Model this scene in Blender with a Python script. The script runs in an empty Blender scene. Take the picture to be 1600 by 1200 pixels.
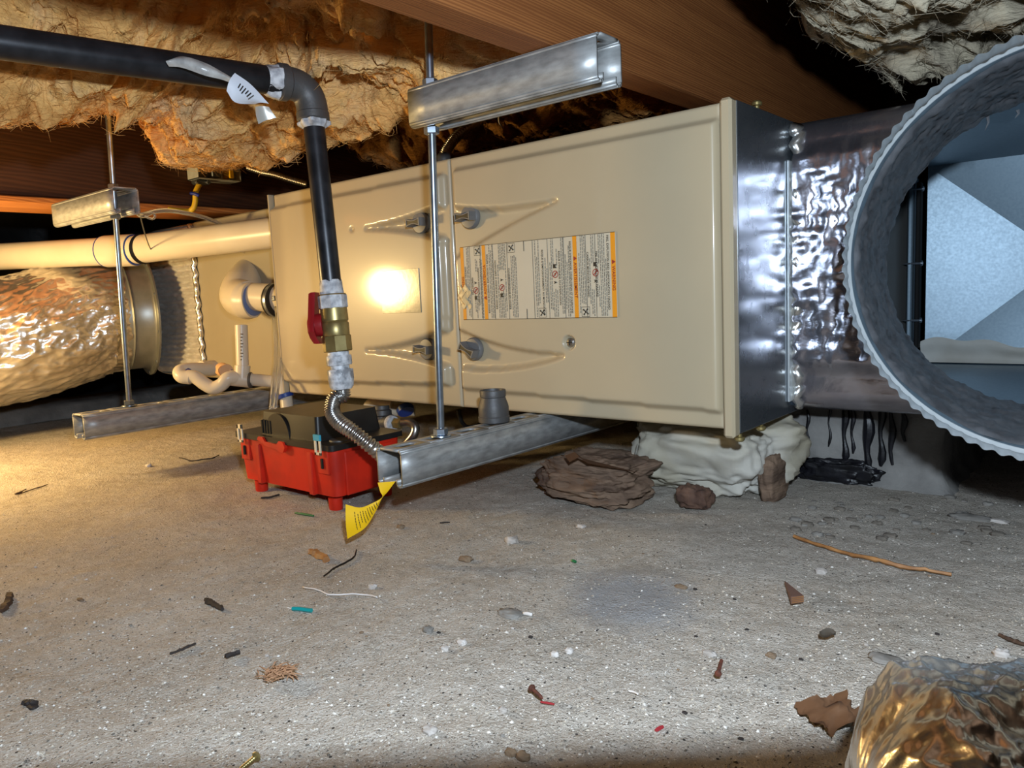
import bpy, math, random
import numpy as np
from mathutils import Vector, Matrix

# ------------------------------------------------------------------ camera, light, exposure
SC = bpy.context.scene
COL = SC.collection
FPX = 1190.2
YAW, PITCH, ROLL = 0.7009, -0.1197, -0.0465
CAM = np.array([1.2463, -0.8213, 0.2841])
cy, sy, cp, sp = math.cos(YAW), math.sin(YAW), math.cos(PITCH), math.sin(PITCH)
FWD = np.array([-sy * cp, cy * cp, sp])
RT0 = np.array([cy, sy, 0.0])
UP0 = np.cross(RT0, FWD)
RIGHT = math.cos(ROLL) * RT0 + math.sin(ROLL) * UP0
UP = -math.sin(ROLL) * RT0 + math.cos(ROLL) * UP0
cam_d = bpy.data.cameras.new('camera')
cam_d.sensor_width = 36.0
cam_d.lens = FPX / 1600 * 36.0
cam_d.clip_start = 0.02
cam_o = bpy.data.objects.new('camera', cam_d)
COL.objects.link(cam_o)
cam_o.matrix_world = Matrix(((RIGHT[0], UP[0], -FWD[0], CAM[0]),
                             (RIGHT[1], UP[1], -FWD[1], CAM[1]),
                             (RIGHT[2], UP[2], -FWD[2], CAM[2]), (0, 0, 0, 1)))
SC.camera = cam_o

SC.view_settings.view_transform = 'Standard'
SC.view_settings.look = 'None'
SC.view_settings.gamma = 1.0
SC.view_settings.use_curve_mapping = False
SC.view_settings.exposure = 0.0

w = bpy.data.worlds.new('world'); SC.world = w; w.use_nodes = True
w.node_tree.nodes['Background'].inputs['Color'].default_value = (0.75, 0.85, 1.0, 1)
w.node_tree.nodes['Background'].inputs['Strength'].default_value = 0.024


def lamp(name, kind, loc, power, color, radius, target=None, **kw):
    d = bpy.data.lights.new(name, kind)
    d.energy = power; d.color = color; d.shadow_soft_size = radius
    for k, v in kw.items(): setattr(d, k, v)
    o = bpy.data.objects.new(name, d); COL.objects.link(o); o.location = loc
    if target is not None:
        o.rotation_euler = (Vector(target) - Vector(loc)).to_track_quat('-Z', 'Y').to_euler()
    return o


# warm work lamp standing on the slab left of the frame; cool headlamp just above the camera
WARM = (-0.38, -0.62, 0.315)
COOL = (1.285, -0.80, 0.395)
lamp('work_lamp', 'POINT', WARM, 22.0, (1.0, 0.68, 0.27), 0.05)
def at_slab(px, py):
    d = RIGHT * (px - 800) / FPX - UP * (py - 600) / FPX + FWD
    return CAM + d * (-CAM[2] / d[2])


# lower edge of the headlamp beam: the plane through the lamp and two slab points near the bottom of the view
_a, _b = at_slab(640, 1210), at_slab(1560, 1162)
_e1, _e2 = Vector(_a), Vector(_b)
_n = (_e1 - Vector(COOL)).cross(_e2 - Vector(COOL)).normalized()
if _n.z < 0: _n = -_n
lamp('headlamp', 'SPOT', COOL, 35.0, (0.73, 0.86, 1.0), 0.015, target=Vector(COOL) + _n, spot_size=math.radians(178), spot_blend=0.010)

# ------------------------------------------------------------------ helpers
rnd = random.Random(7)
G = 0.115            # height of the furnace underside above the slab
L, H, DEP = 0.889, 0.366, 0.74
PI = math.pi


def ray(px, py):
    return RIGHT * (px - 800) / FPX - UP * (py - 600) / FPX + FWD


def at(px, py, ax, v):
    """the point on the plane  coordinate[ax] = v  along the camera ray: measured from the photograph"""
    d = ray(px, py)
    return CAM + d * ((v - CAM[ax]) / d[ax])


def dep(px, py, z):
    return CAM + ray(px, py) * z


_p = np.random.RandomState(3).permutation(256)
_perm = np.concatenate([_p, _p, _p])
_g = np.random.RandomState(5).normal(size=(256, 3)); _g /= np.linalg.norm(_g, axis=1)[:, None]


def perlin(P):
    P = np.asarray(P, float)
    i = np.floor(P).astype(int); f = P - i; i &= 255
    u = f * f * f * (f * (f * 6 - 15) + 10)
    out = 0
    for a in (0, 1):
        for b in (0, 1):
            for c in (0, 1):
                h = _perm[_perm[_perm[(i[..., 0] + a) & 255] + ((i[..., 1] + b) & 255)] + ((i[..., 2] + c) & 255)]
                d = (_g[h] * (f - np.array([a, b, c]))).sum(-1)
                wt = (u[..., 0] if a else 1 - u[..., 0]) * (u[..., 1] if b else 1 - u[..., 1]) * (u[..., 2] if c else 1 - u[..., 2])
                out = out + wt * d
    return out * 1.6


def fbm(P, oct=4, gain=0.5, ridge=False):
    s = 0; a = 1.0; P = np.asarray(P, float)
    for k in range(oct):
        n = perlin(P * (2 ** k) + 17.3 * k)
        s = s + a * ((1 - 2 * np.abs(n)) if ridge else n)
        a *= gain
    return s


class MB:
    def __init__(self): self.V = []; self.F = []; self.M = []; self.n = 0

    def add(self, V, F, mi=0):
        V = np.asarray(V, float).reshape(-1, 3)
        self.V.append(V); self.F += [tuple(int(i) + self.n for i in f) for f in F]
        self.M += [mi] * len(F); self.n += len(V)
        return self

    def box(self, lo, hi, mi=0):
        x0, y0, z0 = lo; x1, y1, z1 = hi
        V = [(x0, y0, z0), (x1, y0, z0), (x1, y1, z0), (x0, y1, z0), (x0, y0, z1), (x1, y0, z1), (x1, y1, z1), (x0, y1, z1)]
        return self.add(V, [(3, 2, 1, 0), (4, 5, 6, 7), (0, 1, 5, 4), (1, 2, 6, 5), (2, 3, 7, 6), (3, 0, 4, 7)], mi)

    def cbox(self, lo, hi, c=0.002, mi=0):
        """box with chamfered edges"""
        lo = np.array(lo, float); hi = np.array(hi, float); c = min(c, (hi - lo).min() * 0.45)
        V = []; idx = {}
        for sx in (0, 1):
            for sy_ in (0, 1):
                for sz in (0, 1):
                    b = np.where([sx, sy_, sz], hi, lo); d = np.where([sx, sy_, sz], -c, c)
                    for ax in range(3):
                        p = b + d; p[ax] = b[ax]
                        idx[(sx, sy_, sz, ax)] = len(V); V.append(p)
        F = []
        S = [(0, 0), (1, 0), (1, 1), (0, 1)]
        for ax in range(3):
            o = [i for i in range(3) if i != ax]
            for s in (0, 1):
                q = []
                for (p, r) in S:
                    k = [0, 0, 0]; k[ax] = s; k[o[0]] = p; k[o[1]] = r
                    q.append(idx[tuple(k) + (ax,)])
                F.append(q)
            for (p, r) in S:
                k0 = [0, 0, 0]; k0[o[0]] = p; k0[o[1]] = r; k1 = list(k0); k1[ax] = 1
                F.append([idx[tuple(k0) + (o[0],)], idx[tuple(k1) + (o[0],)], idx[tuple(k1) + (o[1],)], idx[tuple(k0) + (o[1],)]])
        for k in [(a, b, d) for a in (0, 1) for b in (0, 1) for d in (0, 1)]:
            F.append([idx[k + (0,)], idx[k + (1,)], idx[k + (2,)]])
        return self.add(V, F, mi)

    def lathe(self, prof, o, axis=(0, 0, 1), seg=32, mi=0, rmod=None):
        """prof: (radius, height) pairs along the axis"""
        a = Vector(axis).normalized()
        x = a.orthogonal().normalized(); y = a.cross(x)
        o = Vector(o); V = []
        for r, h in prof:
            for k in range(seg):
                t = 2 * PI * k / seg; rr = r if rmod is None else rmod(r, h, t)
                V.append(o + a * h + (x * math.cos(t) + y * math.sin(t)) * rr)
        F = []
        for i in range(len(prof) - 1):
            for k in range(seg):
                k2 = (k + 1) % seg
                F.append((i * seg + k, i * seg + k2, (i + 1) * seg + k2, (i + 1) * seg + k))
        if prof[0][0] > 1e-6: F.append(tuple(reversed(range(seg))))
        if prof[-1][0] > 1e-6: F.append(tuple((len(prof) - 1) * seg + k for k in range(seg)))
        return self.add(V, F, mi)

    def lathe_open(self, prof, o, axis, seg=32, mi=0, rmod=None):
        n0 = len(self.F)
        self.lathe(prof, o, axis, seg, mi, rmod)
        keep = [i for i in range(n0, len(self.F)) if len(self.F[i]) == 4]
        self.F = self.F[:n0] + [self.F[i] for i in keep]; self.M = self.M[:n0] + [mi] * len(keep)
        return self

    def cyl(self, a, b, r, seg=20, mi=0, c=0.0006):
        a = Vector(a); b = Vector(b); h = (b - a).length
        return self.lathe([(r - c, 0), (r, c), (r, h - c), (r - c, h)], a, b - a, seg, mi)

    def tube(self, path, r, seg=16, mi=0, cap=True, rot=0.0):
        P = [Vector(p) for p in path]; n = len(P)
        R = r if hasattr(r, '__len__') else [r] * n
        T = []
        for i in range(n):
            T.append((P[min(i + 1, n - 1)] - P[max(i - 1, 0)]).normalized())
        x = T[0].orthogonal().normalized()
        V = []
        for i in range(n):
            x = (x - T[i] * x.dot(T[i])).normalized(); y = T[i].cross(x)
            for k in range(seg):
                t = 2 * PI * k / seg + rot
                V.append(P[i] + (x * math.cos(t) + y * math.sin(t)) * R[i])
        F = []
        for i in range(n - 1):
            for k in range(seg):
                k2 = (k + 1) % seg
                F.append((i * seg + k, i * seg + k2, (i + 1) * seg + k2, (i + 1) * seg + k))
        if cap:
            F.append(tuple(reversed(range(seg)))); F.append(tuple((n - 1) * seg + k for k in range(seg)))
        return self.add(V, F, mi)

    def prism(self, poly, ax, v0, v1, mi=0):
        """poly: 2D points in the two other axes, pushed from v0 to v1 along axis ax"""
        o = [i for i in range(3) if i != ax]; n = len(poly); V = []
        for v in (v0, v1):
            for p in poly:
                q = [0, 0, 0]; q[o[0]] = p[0]; q[o[1]] = p[1]; q[ax] = v; V.append(q)
        F = [tuple(range(n)), tuple(range(2 * n - 1, n - 1, -1))] + [(i, (i + 1) % n, n + (i + 1) % n, n + i) for i in range(n)]
        return self.add(V, F, mi)

    def grid(self, P, mi=0, flip=False):
        P = np.asarray(P, float); a, b = P.shape[:2]
        I = np.arange(a * b).reshape(a, b)
        F = np.stack([I[:-1, :-1], I[1:, :-1], I[1:, 1:], I[:-1, 1:]], -1).reshape(-1, 4)
        if flip: F = F[:, ::-1]
        return self.add(P.reshape(-1, 3), F.tolist(), mi)

    def xform(self, M):
        M = np.array(M)
        self.V = [v @ M[:3, :3].T + M[:3, 3] for v in self.V]
        return self

    def build(self, name, mat, parent=None, sharp=38, **props):
        me = bpy.data.meshes.new(name)
        me.from_pydata(np.concatenate(self.V).tolist(), [], self.F)
        mats = mat if isinstance(mat, (list, tuple)) else [mat]
        for m in mats: me.materials.append(m)
        if len(mats) > 1: me.polygons.foreach_set('material_index', self.M)
        me.polygons.foreach_set('use_smooth', [True] * len(me.polygons))
        me.update()
        if sharp: me.set_sharp_from_angle(angle=math.radians(sharp))
        o = bpy.data.objects.new(name, me); COL.objects.link(o)
        if parent: o.parent = parent
        for k, v in props.items(): o[k] = v
        return o


def tag(o, label, cat, group=None):
    o['label'] = label; o['category'] = cat
    if group: o['group'] = group
    return o


def thing(name, label, cat, group=None):
    o = bpy.data.objects.new(name, None); COL.objects.link(o); o.empty_display_size = 0.02
    return tag(o, label, cat, group)


def settle(root):
    """move an Empty to the base of its parts, leaving the parts where they are"""
    bpy.context.view_layer.update()
    pts = [c.matrix_world @ Vector(b) for c in root.children_recursive if c.type == 'MESH' for b in c.bound_box]
    if not pts: return
    m = Vector(((min(p.x for p in pts) + max(p.x for p in pts)) / 2, (min(p.y for p in pts) + max(p.y for p in pts)) / 2, min(p.z for p in pts)))
    root.location = m
    for c in root.children: c.matrix_parent_inverse = Matrix.Translation(-m)


def spline(P, n=8):
    P = [np.array(p, float) for p in P]; Q = [2 * P[0] - P[1]] + P + [2 * P[-1] - P[-2]]; out = []
    for i in range(1, len(Q) - 2):
        p0, p1, p2, p3 = Q[i - 1:i + 3]
        for k in range(n):
            t = k / n
            out.append(0.5 * (2 * p1 + (p2 - p0) * t + (2 * p0 - 5 * p1 + 4 * p2 - p3) * t * t + (3 * p1 - p0 - 3 * p2 + p3) * t ** 3))
    out.append(P[-1]); return out


# ------------------------------------------------------------------ materials
def lin(c):
    return tuple(((v / 255) / 12.92 if v / 255 <= 0.04045 else ((v / 255 + 0.055) / 1.055) ** 2.4) for v in c[:3]) + (1,)


def mat(name, c1, rough=0.5, metal=0.0, c2=None, scale=20.0, stretch=None, bump=0.0, bscale=120.0, bdist=0.002,
        detail=6.0, trans=0.0, ior=1.45, coat=0.0, rvar=0.0, lohi=(0.35, 0.65), bstretch=None, spec=0.5, sub=0.0):
    m = bpy.data.materials.new(name); m.use_nodes = True
    nt = m.node_tree; B = nt.nodes['Principled BSDF']; lk = nt.links.new
    B.inputs['Roughness'].default_value = rough; B.inputs['Metallic'].default_value = metal
    B.inputs['Transmission Weight'].default_value = trans; B.inputs['IOR'].default_value = ior
    B.inputs['Coat Weight'].default_value = coat
    B.inputs['Specular IOR Level'].default_value = spec
    B.inputs['Base Color'].default_value = lin(c1)
    tc = nt.nodes.new('ShaderNodeTexCoord')
    src = tc.outputs['Object']
    def mapped(st):
        mp = nt.nodes.new('ShaderNodeMapping'); mp.inputs['Scale'].default_value = st
        lk(src, mp.inputs['Vector']); return mp.outputs['Vector']
    if c2 is not None:
        n = nt.nodes.new('ShaderNodeTexNoise'); n.inputs['Scale'].default_value = scale; n.inputs['Detail'].default_value = detail
        lk(mapped(stretch) if stretch else src, n.inputs['Vector'])
        r = nt.nodes.new('ShaderNodeValToRGB')
        r.color_ramp.elements[0].position = lohi[0]; r.color_ramp.elements[1].position = lohi[1]
        r.color_ramp.elements[0].color = lin(c1); r.color_ramp.elements[1].color = lin(c2)
        lk(n.outputs['Fac'], r.inputs['Fac']); lk(r.outputs['Color'], B.inputs['Base Color'])
        if rvar:
            mr = nt.nodes.new('ShaderNodeMapRange'); mr.inputs['To Min'].default_value = rough - rvar; mr.inputs['To Max'].default_value = rough + rvar
            mr.inputs['From Min'].default_value = 0.3; mr.inputs['From Max'].default_value = 0.7
            lk(n.outputs['Fac'], mr.inputs['Value']); lk(mr.outputs['Result'], B.inputs['Roughness'])
    if bump:
        n = nt.nodes.new('ShaderNodeTexNoise'); n.inputs['Scale'].default_value = bscale; n.inputs['Detail'].default_value = 5
        lk(mapped(bstretch) if bstretch else src, n.inputs['Vector'])
        b = nt.nodes.new('ShaderNodeBump'); b.inputs['Strength'].default_value = bump; b.inputs['Distance'].default_value = bdist
        lk(n.outputs['Fac'], b.inputs['Height']); lk(b.outputs['Normal'], B.inputs['Normal'])
    return m


M = {}
M['beige'] = mat('beige_enamel', (182, 168, 140), 0.36, 0.0, (177, 163, 136), 6, bump=0.03, bscale=420, bdist=0.0006, spec=0.42, coat=0.42)
M['beige'].node_tree.nodes['Principled BSDF'].inputs['Coat Roughness'].default_value = 0.10
M['beige_coil'] = mat('tan_enamel', (158, 148, 126), 0.42, 0.0, (152, 142, 120), 5, spec=0.4)
M['galv'] = mat('galvanised_sheet', (216, 222, 224), 0.36, 0.45, (200, 206, 210), 60, rvar=0.05, bump=0.05, bscale=60, bdist=0.001)
M['galv_panel'] = mat('galvanised_panel', (140, 147, 154), 0.26, 0.85, (128, 135, 142), 60, rvar=0.04, bump=0.06, bscale=50, bdist=0.001)
M['galv_in'] = mat('galvanised_duct_sheet', (140, 160, 174), 0.42, 0.55, (132, 152, 166), 240, rvar=0.02, bump=0.04, bscale=70, bdist=0.001)
M['strut'] = mat('zinc_strut', (168, 170, 170), 0.48, 0.4, (130, 131, 130), 40, stretch=(1, 1, 3), rvar=0.08, bump=0.12, bscale=160, bdist=0.0008)
M['zinc'] = mat('zinc_plated_steel', (158, 168, 180), 0.3, 0.9, (136, 146, 158), 80)
M['steel'] = mat('stainless', (190, 188, 184), 0.28, 0.95, (150, 148, 145), 60)
M['iron'] = mat('black_iron', (34, 35, 38), 0.33, 0.45, (50, 51, 55), 50, bump=0.05, bscale=200, bdist=0.0006)
M['castiron'] = mat('cast_iron', (82, 82, 84), 0.52, 0.45, (88, 86, 84), 70, bump=0.25, bscale=260, bdist=0.0012)
M['dope'] = mat('white_thread_sealant', (206, 208, 212), 0.55, 0, (150, 152, 158), 120, bump=0.5, bscale=180, bdist=0.0015)
M['brass'] = mat('brass', (172, 156, 106), 0.38, 0.75, (146, 130, 84), 60)
M['red_vinyl'] = mat('red_vinyl', (140, 22, 28), 0.4, spec=0.5)
M['red'] = mat('red_plastic', (204, 40, 18), 0.45, 0, (168, 32, 18), 22, lohi=(0.4, 0.72), detail=8, bump=0.05, bscale=90)
M['black'] = mat('black_plastic', (24, 23, 23), 0.42, 0, (32, 31, 30), 40, bump=0.06, bscale=300, bdist=0.0006)
M['blackdk'] = mat('black_void', (8, 8, 8), 0.8)
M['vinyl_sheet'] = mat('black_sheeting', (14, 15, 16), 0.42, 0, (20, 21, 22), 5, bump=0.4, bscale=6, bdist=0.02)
M['pvc'] = mat('white_pvc', (206, 196, 176), 0.32, 0, (200, 188, 166), 14, spec=0.45)
M['primer'] = mat('blue_pvc_cement', (28, 62, 140), 0.4)
M['rubber'] = mat('black_rubber', (28, 27, 26), 0.55)
M['foil'] = mat('foil_facing', (186, 184, 192), 0.22, 0.94, (168, 166, 176), 30, bump=0.14, bscale=110, bdist=0.0025)
M['foil_dull'] = mat('dull_foil', (226, 222, 214), 0.4, 0.4, (204, 200, 192), 30, bump=0.4, bscale=110)
M['foil2'] = mat('foil_jacket', (222, 220, 216), 0.27, 0.88, (200, 194, 184), 16, bump=0.4, bscale=60, bdist=0.002)
M['mastic'] = mat('grey_duct_mastic', (78, 80, 84), 0.5, 0.0, (104, 106, 110), 40, stretch=(1, 1, 1), bump=0.5, bscale=50, bdist=0.003)
M['knob'] = mat('grey_knob_plastic', (112, 112, 112), 0.42, 0, (104, 104, 104), 50)
M['paper'] = mat('label_paper', (196, 188, 168), 0.5, 0, (192, 184, 164), 20)
M['ink'] = mat('black_ink', (38, 36, 34), 0.6)
M['inkgrey'] = mat('fine_print_ink', (96, 92, 84), 0.6)
M['inkred'] = mat('red_ink', (150, 44, 34), 0.6)
M['orange'] = mat('orange_print', (222, 146, 30), 0.5)
M['film'] = mat('clear_adhesive_film', (140, 130, 104), 0.16, 0, (156, 144, 116), 90, bump=0.06, bscale=130, bdist=0.0008)
M['yellow'] = mat('yellow_tag_paper', (240, 190, 12), 0.5)
M['romex'] = mat('yellow_cable', (206, 168, 40), 0.45)
M['bluewire'] = mat('blue_tape', (30, 46, 130), 0.4)
M['wire'] = mat('brown_wire', (74, 46, 30), 0.45)
M['darkwire'] = mat('dark_wire', (20, 18, 18), 0.45)
M['whitewire'] = mat('white_wire', (214, 208, 202), 0.45)
M['copper'] = mat('copper', (196, 110, 60), 0.3, 0.9)
M['white_batt'] = mat('white_fibreglass', (192, 189, 180), 0.9, 0, (172, 164, 142), 9, bump=0.35, bscale=60, bdist=0.003, spec=0.1)
M['brown_batt'] = mat('dirty_fibreglass', (134, 112, 94), 0.95, 0, (90, 74, 64), 14, stretch=(1, 1, 4), bump=0.9, bscale=70, bdist=0.006, spec=0.1, bstretch=(0.5, 0.5, 2.0))
M['teal'] = mat('teal_plastic', (20, 140, 140), 0.4)
M['green'] = mat('green_plastic', (24, 104, 60), 0.4)
M['redbit'] = mat('faded_red_plastic', (150, 40, 46), 0.5)
M['twig'] = mat('dry_wood', (78, 56, 40), 0.8, 0, (54, 38, 28), 120, bump=0.4, bscale=200)
M['splinter'] = mat('pine_splinter', (176, 126, 74), 0.6, 0, (140, 94, 52), 60, stretch=(1, 1, 1), bump=0.2)
M['darktwig'] = mat('dark_wood', (44, 38, 36), 0.8)
M['rust'] = mat('rusted_steel', (104, 56, 40), 0.7, 0.3, (70, 44, 36), 200)
M['stone_dull'] = mat('dull_stone', (124, 116, 106), 0.9, 0, (96, 90, 82), 60, bump=0.5, bscale=90)
M['stone_white'] = mat('white_stone', (196, 190, 184), 0.8, 0, (158, 150, 142), 60, bump=0.5, bscale=90)
M['stone_grey'] = mat('grey_stone', (142, 138, 132), 0.85, 0, (112, 108, 102), 60, bump=0.5, bscale=90)
M['stone_brown'] = mat('brown_stone', (140, 118, 94), 0.85, 0, (112, 94, 76), 60, bump=0.5, bscale=90)
M['tar'] = mat('black_tar', (14, 14, 17), 0.4, 0, (24, 24, 30), 60, bump=0.5, bscale=80)
M['cardboard'] = mat('brown_cardboard', (98, 68, 44), 0.8, 0, (92, 60, 34), 20, bump=0.3, bscale=60)
M['clear'] = mat('clear_vinyl', (236, 236, 228), 0.12, 0, trans=0.85, ior=1.3)
M['polybag'] = mat('clear_poly_tag', (190, 190, 186), 0.25, 0, (150, 150, 148), 60, bump=0.5, bscale=60, bdist=0.004)
M['tagpaper'] = mat('white_tag_paper', (206, 212, 222), 0.5)


def wood_mat(name, c1, c2, axis_scale):
    m = mat(name, c1, 0.62, spec=0.3)
    nt = m.node_tree; B = nt.nodes['Principled BSDF']; lk = nt.links.new
    tc = nt.nodes.new('ShaderNodeTexCoord'); mp = nt.nodes.new('ShaderNodeMapping'); mp.inputs['Scale'].default_value = axis_scale
    lk(tc.outputs['Object'], mp.inputs['Vector'])
    wv = nt.nodes.new('ShaderNodeTexWave'); wv.wave_type = 'BANDS'; wv.bands_direction = 'DIAGONAL'
    wv.inputs['Scale'].default_value = 11; wv.inputs['Distortion'].default_value = 9; wv.inputs['Detail'].default_value = 3; wv.inputs['Detail Scale'].default_value = 0.6
    lk(mp.outputs['Vector'], wv.inputs['Vector'])
    n = nt.nodes.new('ShaderNodeTexNoise'); n.inputs['Scale'].default_value = 4; n.inputs['Detail'].default_value = 6; lk(mp.outputs['Vector'], n.inputs['Vector'])
    mx = nt.nodes.new('ShaderNodeMath'); mx.operation = 'MULTIPLY_ADD'; mx.inputs[1].default_value = 0.55
    lk(wv.outputs['Fac'], mx.inputs[0]); lk(n.outputs['Fac'], mx.inputs[2])
    r = nt.nodes.new('ShaderNodeValToRGB'); r.color_ramp.elements[0].position = 0.4; r.color_ramp.elements[1].position = 1.0
    r.color_ramp.elements[0].color = lin(c1); r.color_ramp.elements[1].color = lin(c2)
    lk(mx.outputs[0], r.inputs['Fac']); lk(r.outputs['Color'], B.inputs['Base Color'])
    b = nt.nodes.new('ShaderNodeBump'); b.inputs['Strength'].default_value = 0.15; b.inputs['Distance'].default_value = 0.001
    lk(wv.outputs['Fac'], b.inputs['Height']); lk(b.outputs['Normal'], B.inputs['Normal'])
    return m


M['joist'] = wood_mat('joist_fir', (150, 96, 52), (118, 70, 36), (20, 0.5, 20))
M['underside_lit'] = wood_mat('lit_underside_fir', (200, 130, 66), (160, 96, 46), (9, 0.8, 9))  # lighter fir colour that paints the beam's underside as lamplit
M['girder'] = wood_mat('girder_fir', (74, 44, 26), (58, 34, 20), (7, 0.5, 7))


def batt_mat(name, c1, c2, c3, warmpatch=None):
    m = mat(name, c1, 0.95, spec=0.08)
    nt = m.node_tree; B = nt.nodes['Principled BSDF']; lk = nt.links.new
    tc = nt.nodes.new('ShaderNodeTexCoord')
    n = nt.nodes.new('ShaderNodeTexNoise'); n.inputs['Scale'].default_value = 9; n.inputs['Detail'].default_value = 7; n.inputs['Roughness'].default_value = 0.65
    lk(tc.outputs['Object'], n.inputs['Vector'])
    r = nt.nodes.new('ShaderNodeValToRGB'); cr = r.color_ramp
    cr.elements[0].position = 0.30; cr.elements[0].color = lin(c1); cr.elements[1].position = 0.68; cr.elements[1].color = lin(c3)
    e = cr.elements.new(0.48); e.color = lin(c2)
    lk(n.outputs['Fac'], r.inputs['Fac']); lk(r.outputs['Color'], B.inputs['Base Color'])
    mp = nt.nodes.new('ShaderNodeMapping'); mp.inputs['Rotation'].default_value = (0, 0, -0.7); mp.inputs['Scale'].default_value = (0.4, 1, 2.2)
    lk(tc.outputs['Object'], mp.inputs['Vector'])
    n2 = nt.nodes.new('ShaderNodeTexNoise'); n2.inputs['Scale'].default_value = 130; n2.inputs['Detail'].default_value = 9; n2.inputs['Roughness'].default_value = 0.6
    n2.inputs['Distortion'].default_value = 0.8
    lk(mp.outputs['Vector'], n2.inputs['Vector'])
    b = nt.nodes.new('ShaderNodeBump'); b.inputs['Strength'].default_value = 1.0; b.inputs['Distance'].default_value = 0.011
    n3 = nt.nodes.new('ShaderNodeTexNoise'); n3.inputs['Scale'].default_value = 34; n3.inputs['Detail'].default_value = 6; n3.inputs['Roughness'].default_value = 0.62
    n3.inputs['Distortion'].default_value = 0.5
    lk(mp.outputs['Vector'], n3.inputs['Vector'])
    ad = nt.nodes.new('ShaderNodeMath'); ad.operation = 'MULTIPLY_ADD'; ad.inputs[1].default_value = 0.28
    lk(n2.outputs['Fac'], ad.inputs[0]); lk(n3.outputs['Fac'], ad.inputs[2])
    lk(ad.outputs[0], b.inputs['Height']); lk(b.outputs['Normal'], B.inputs['Normal'])
    return m


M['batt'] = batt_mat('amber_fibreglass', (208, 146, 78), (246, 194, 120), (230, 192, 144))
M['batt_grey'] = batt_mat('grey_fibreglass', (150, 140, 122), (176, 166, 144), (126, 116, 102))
M['batt_dark'] = batt_mat('brown_fibreglass', (120, 82, 40), (150, 106, 58), (96, 76, 58))


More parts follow.
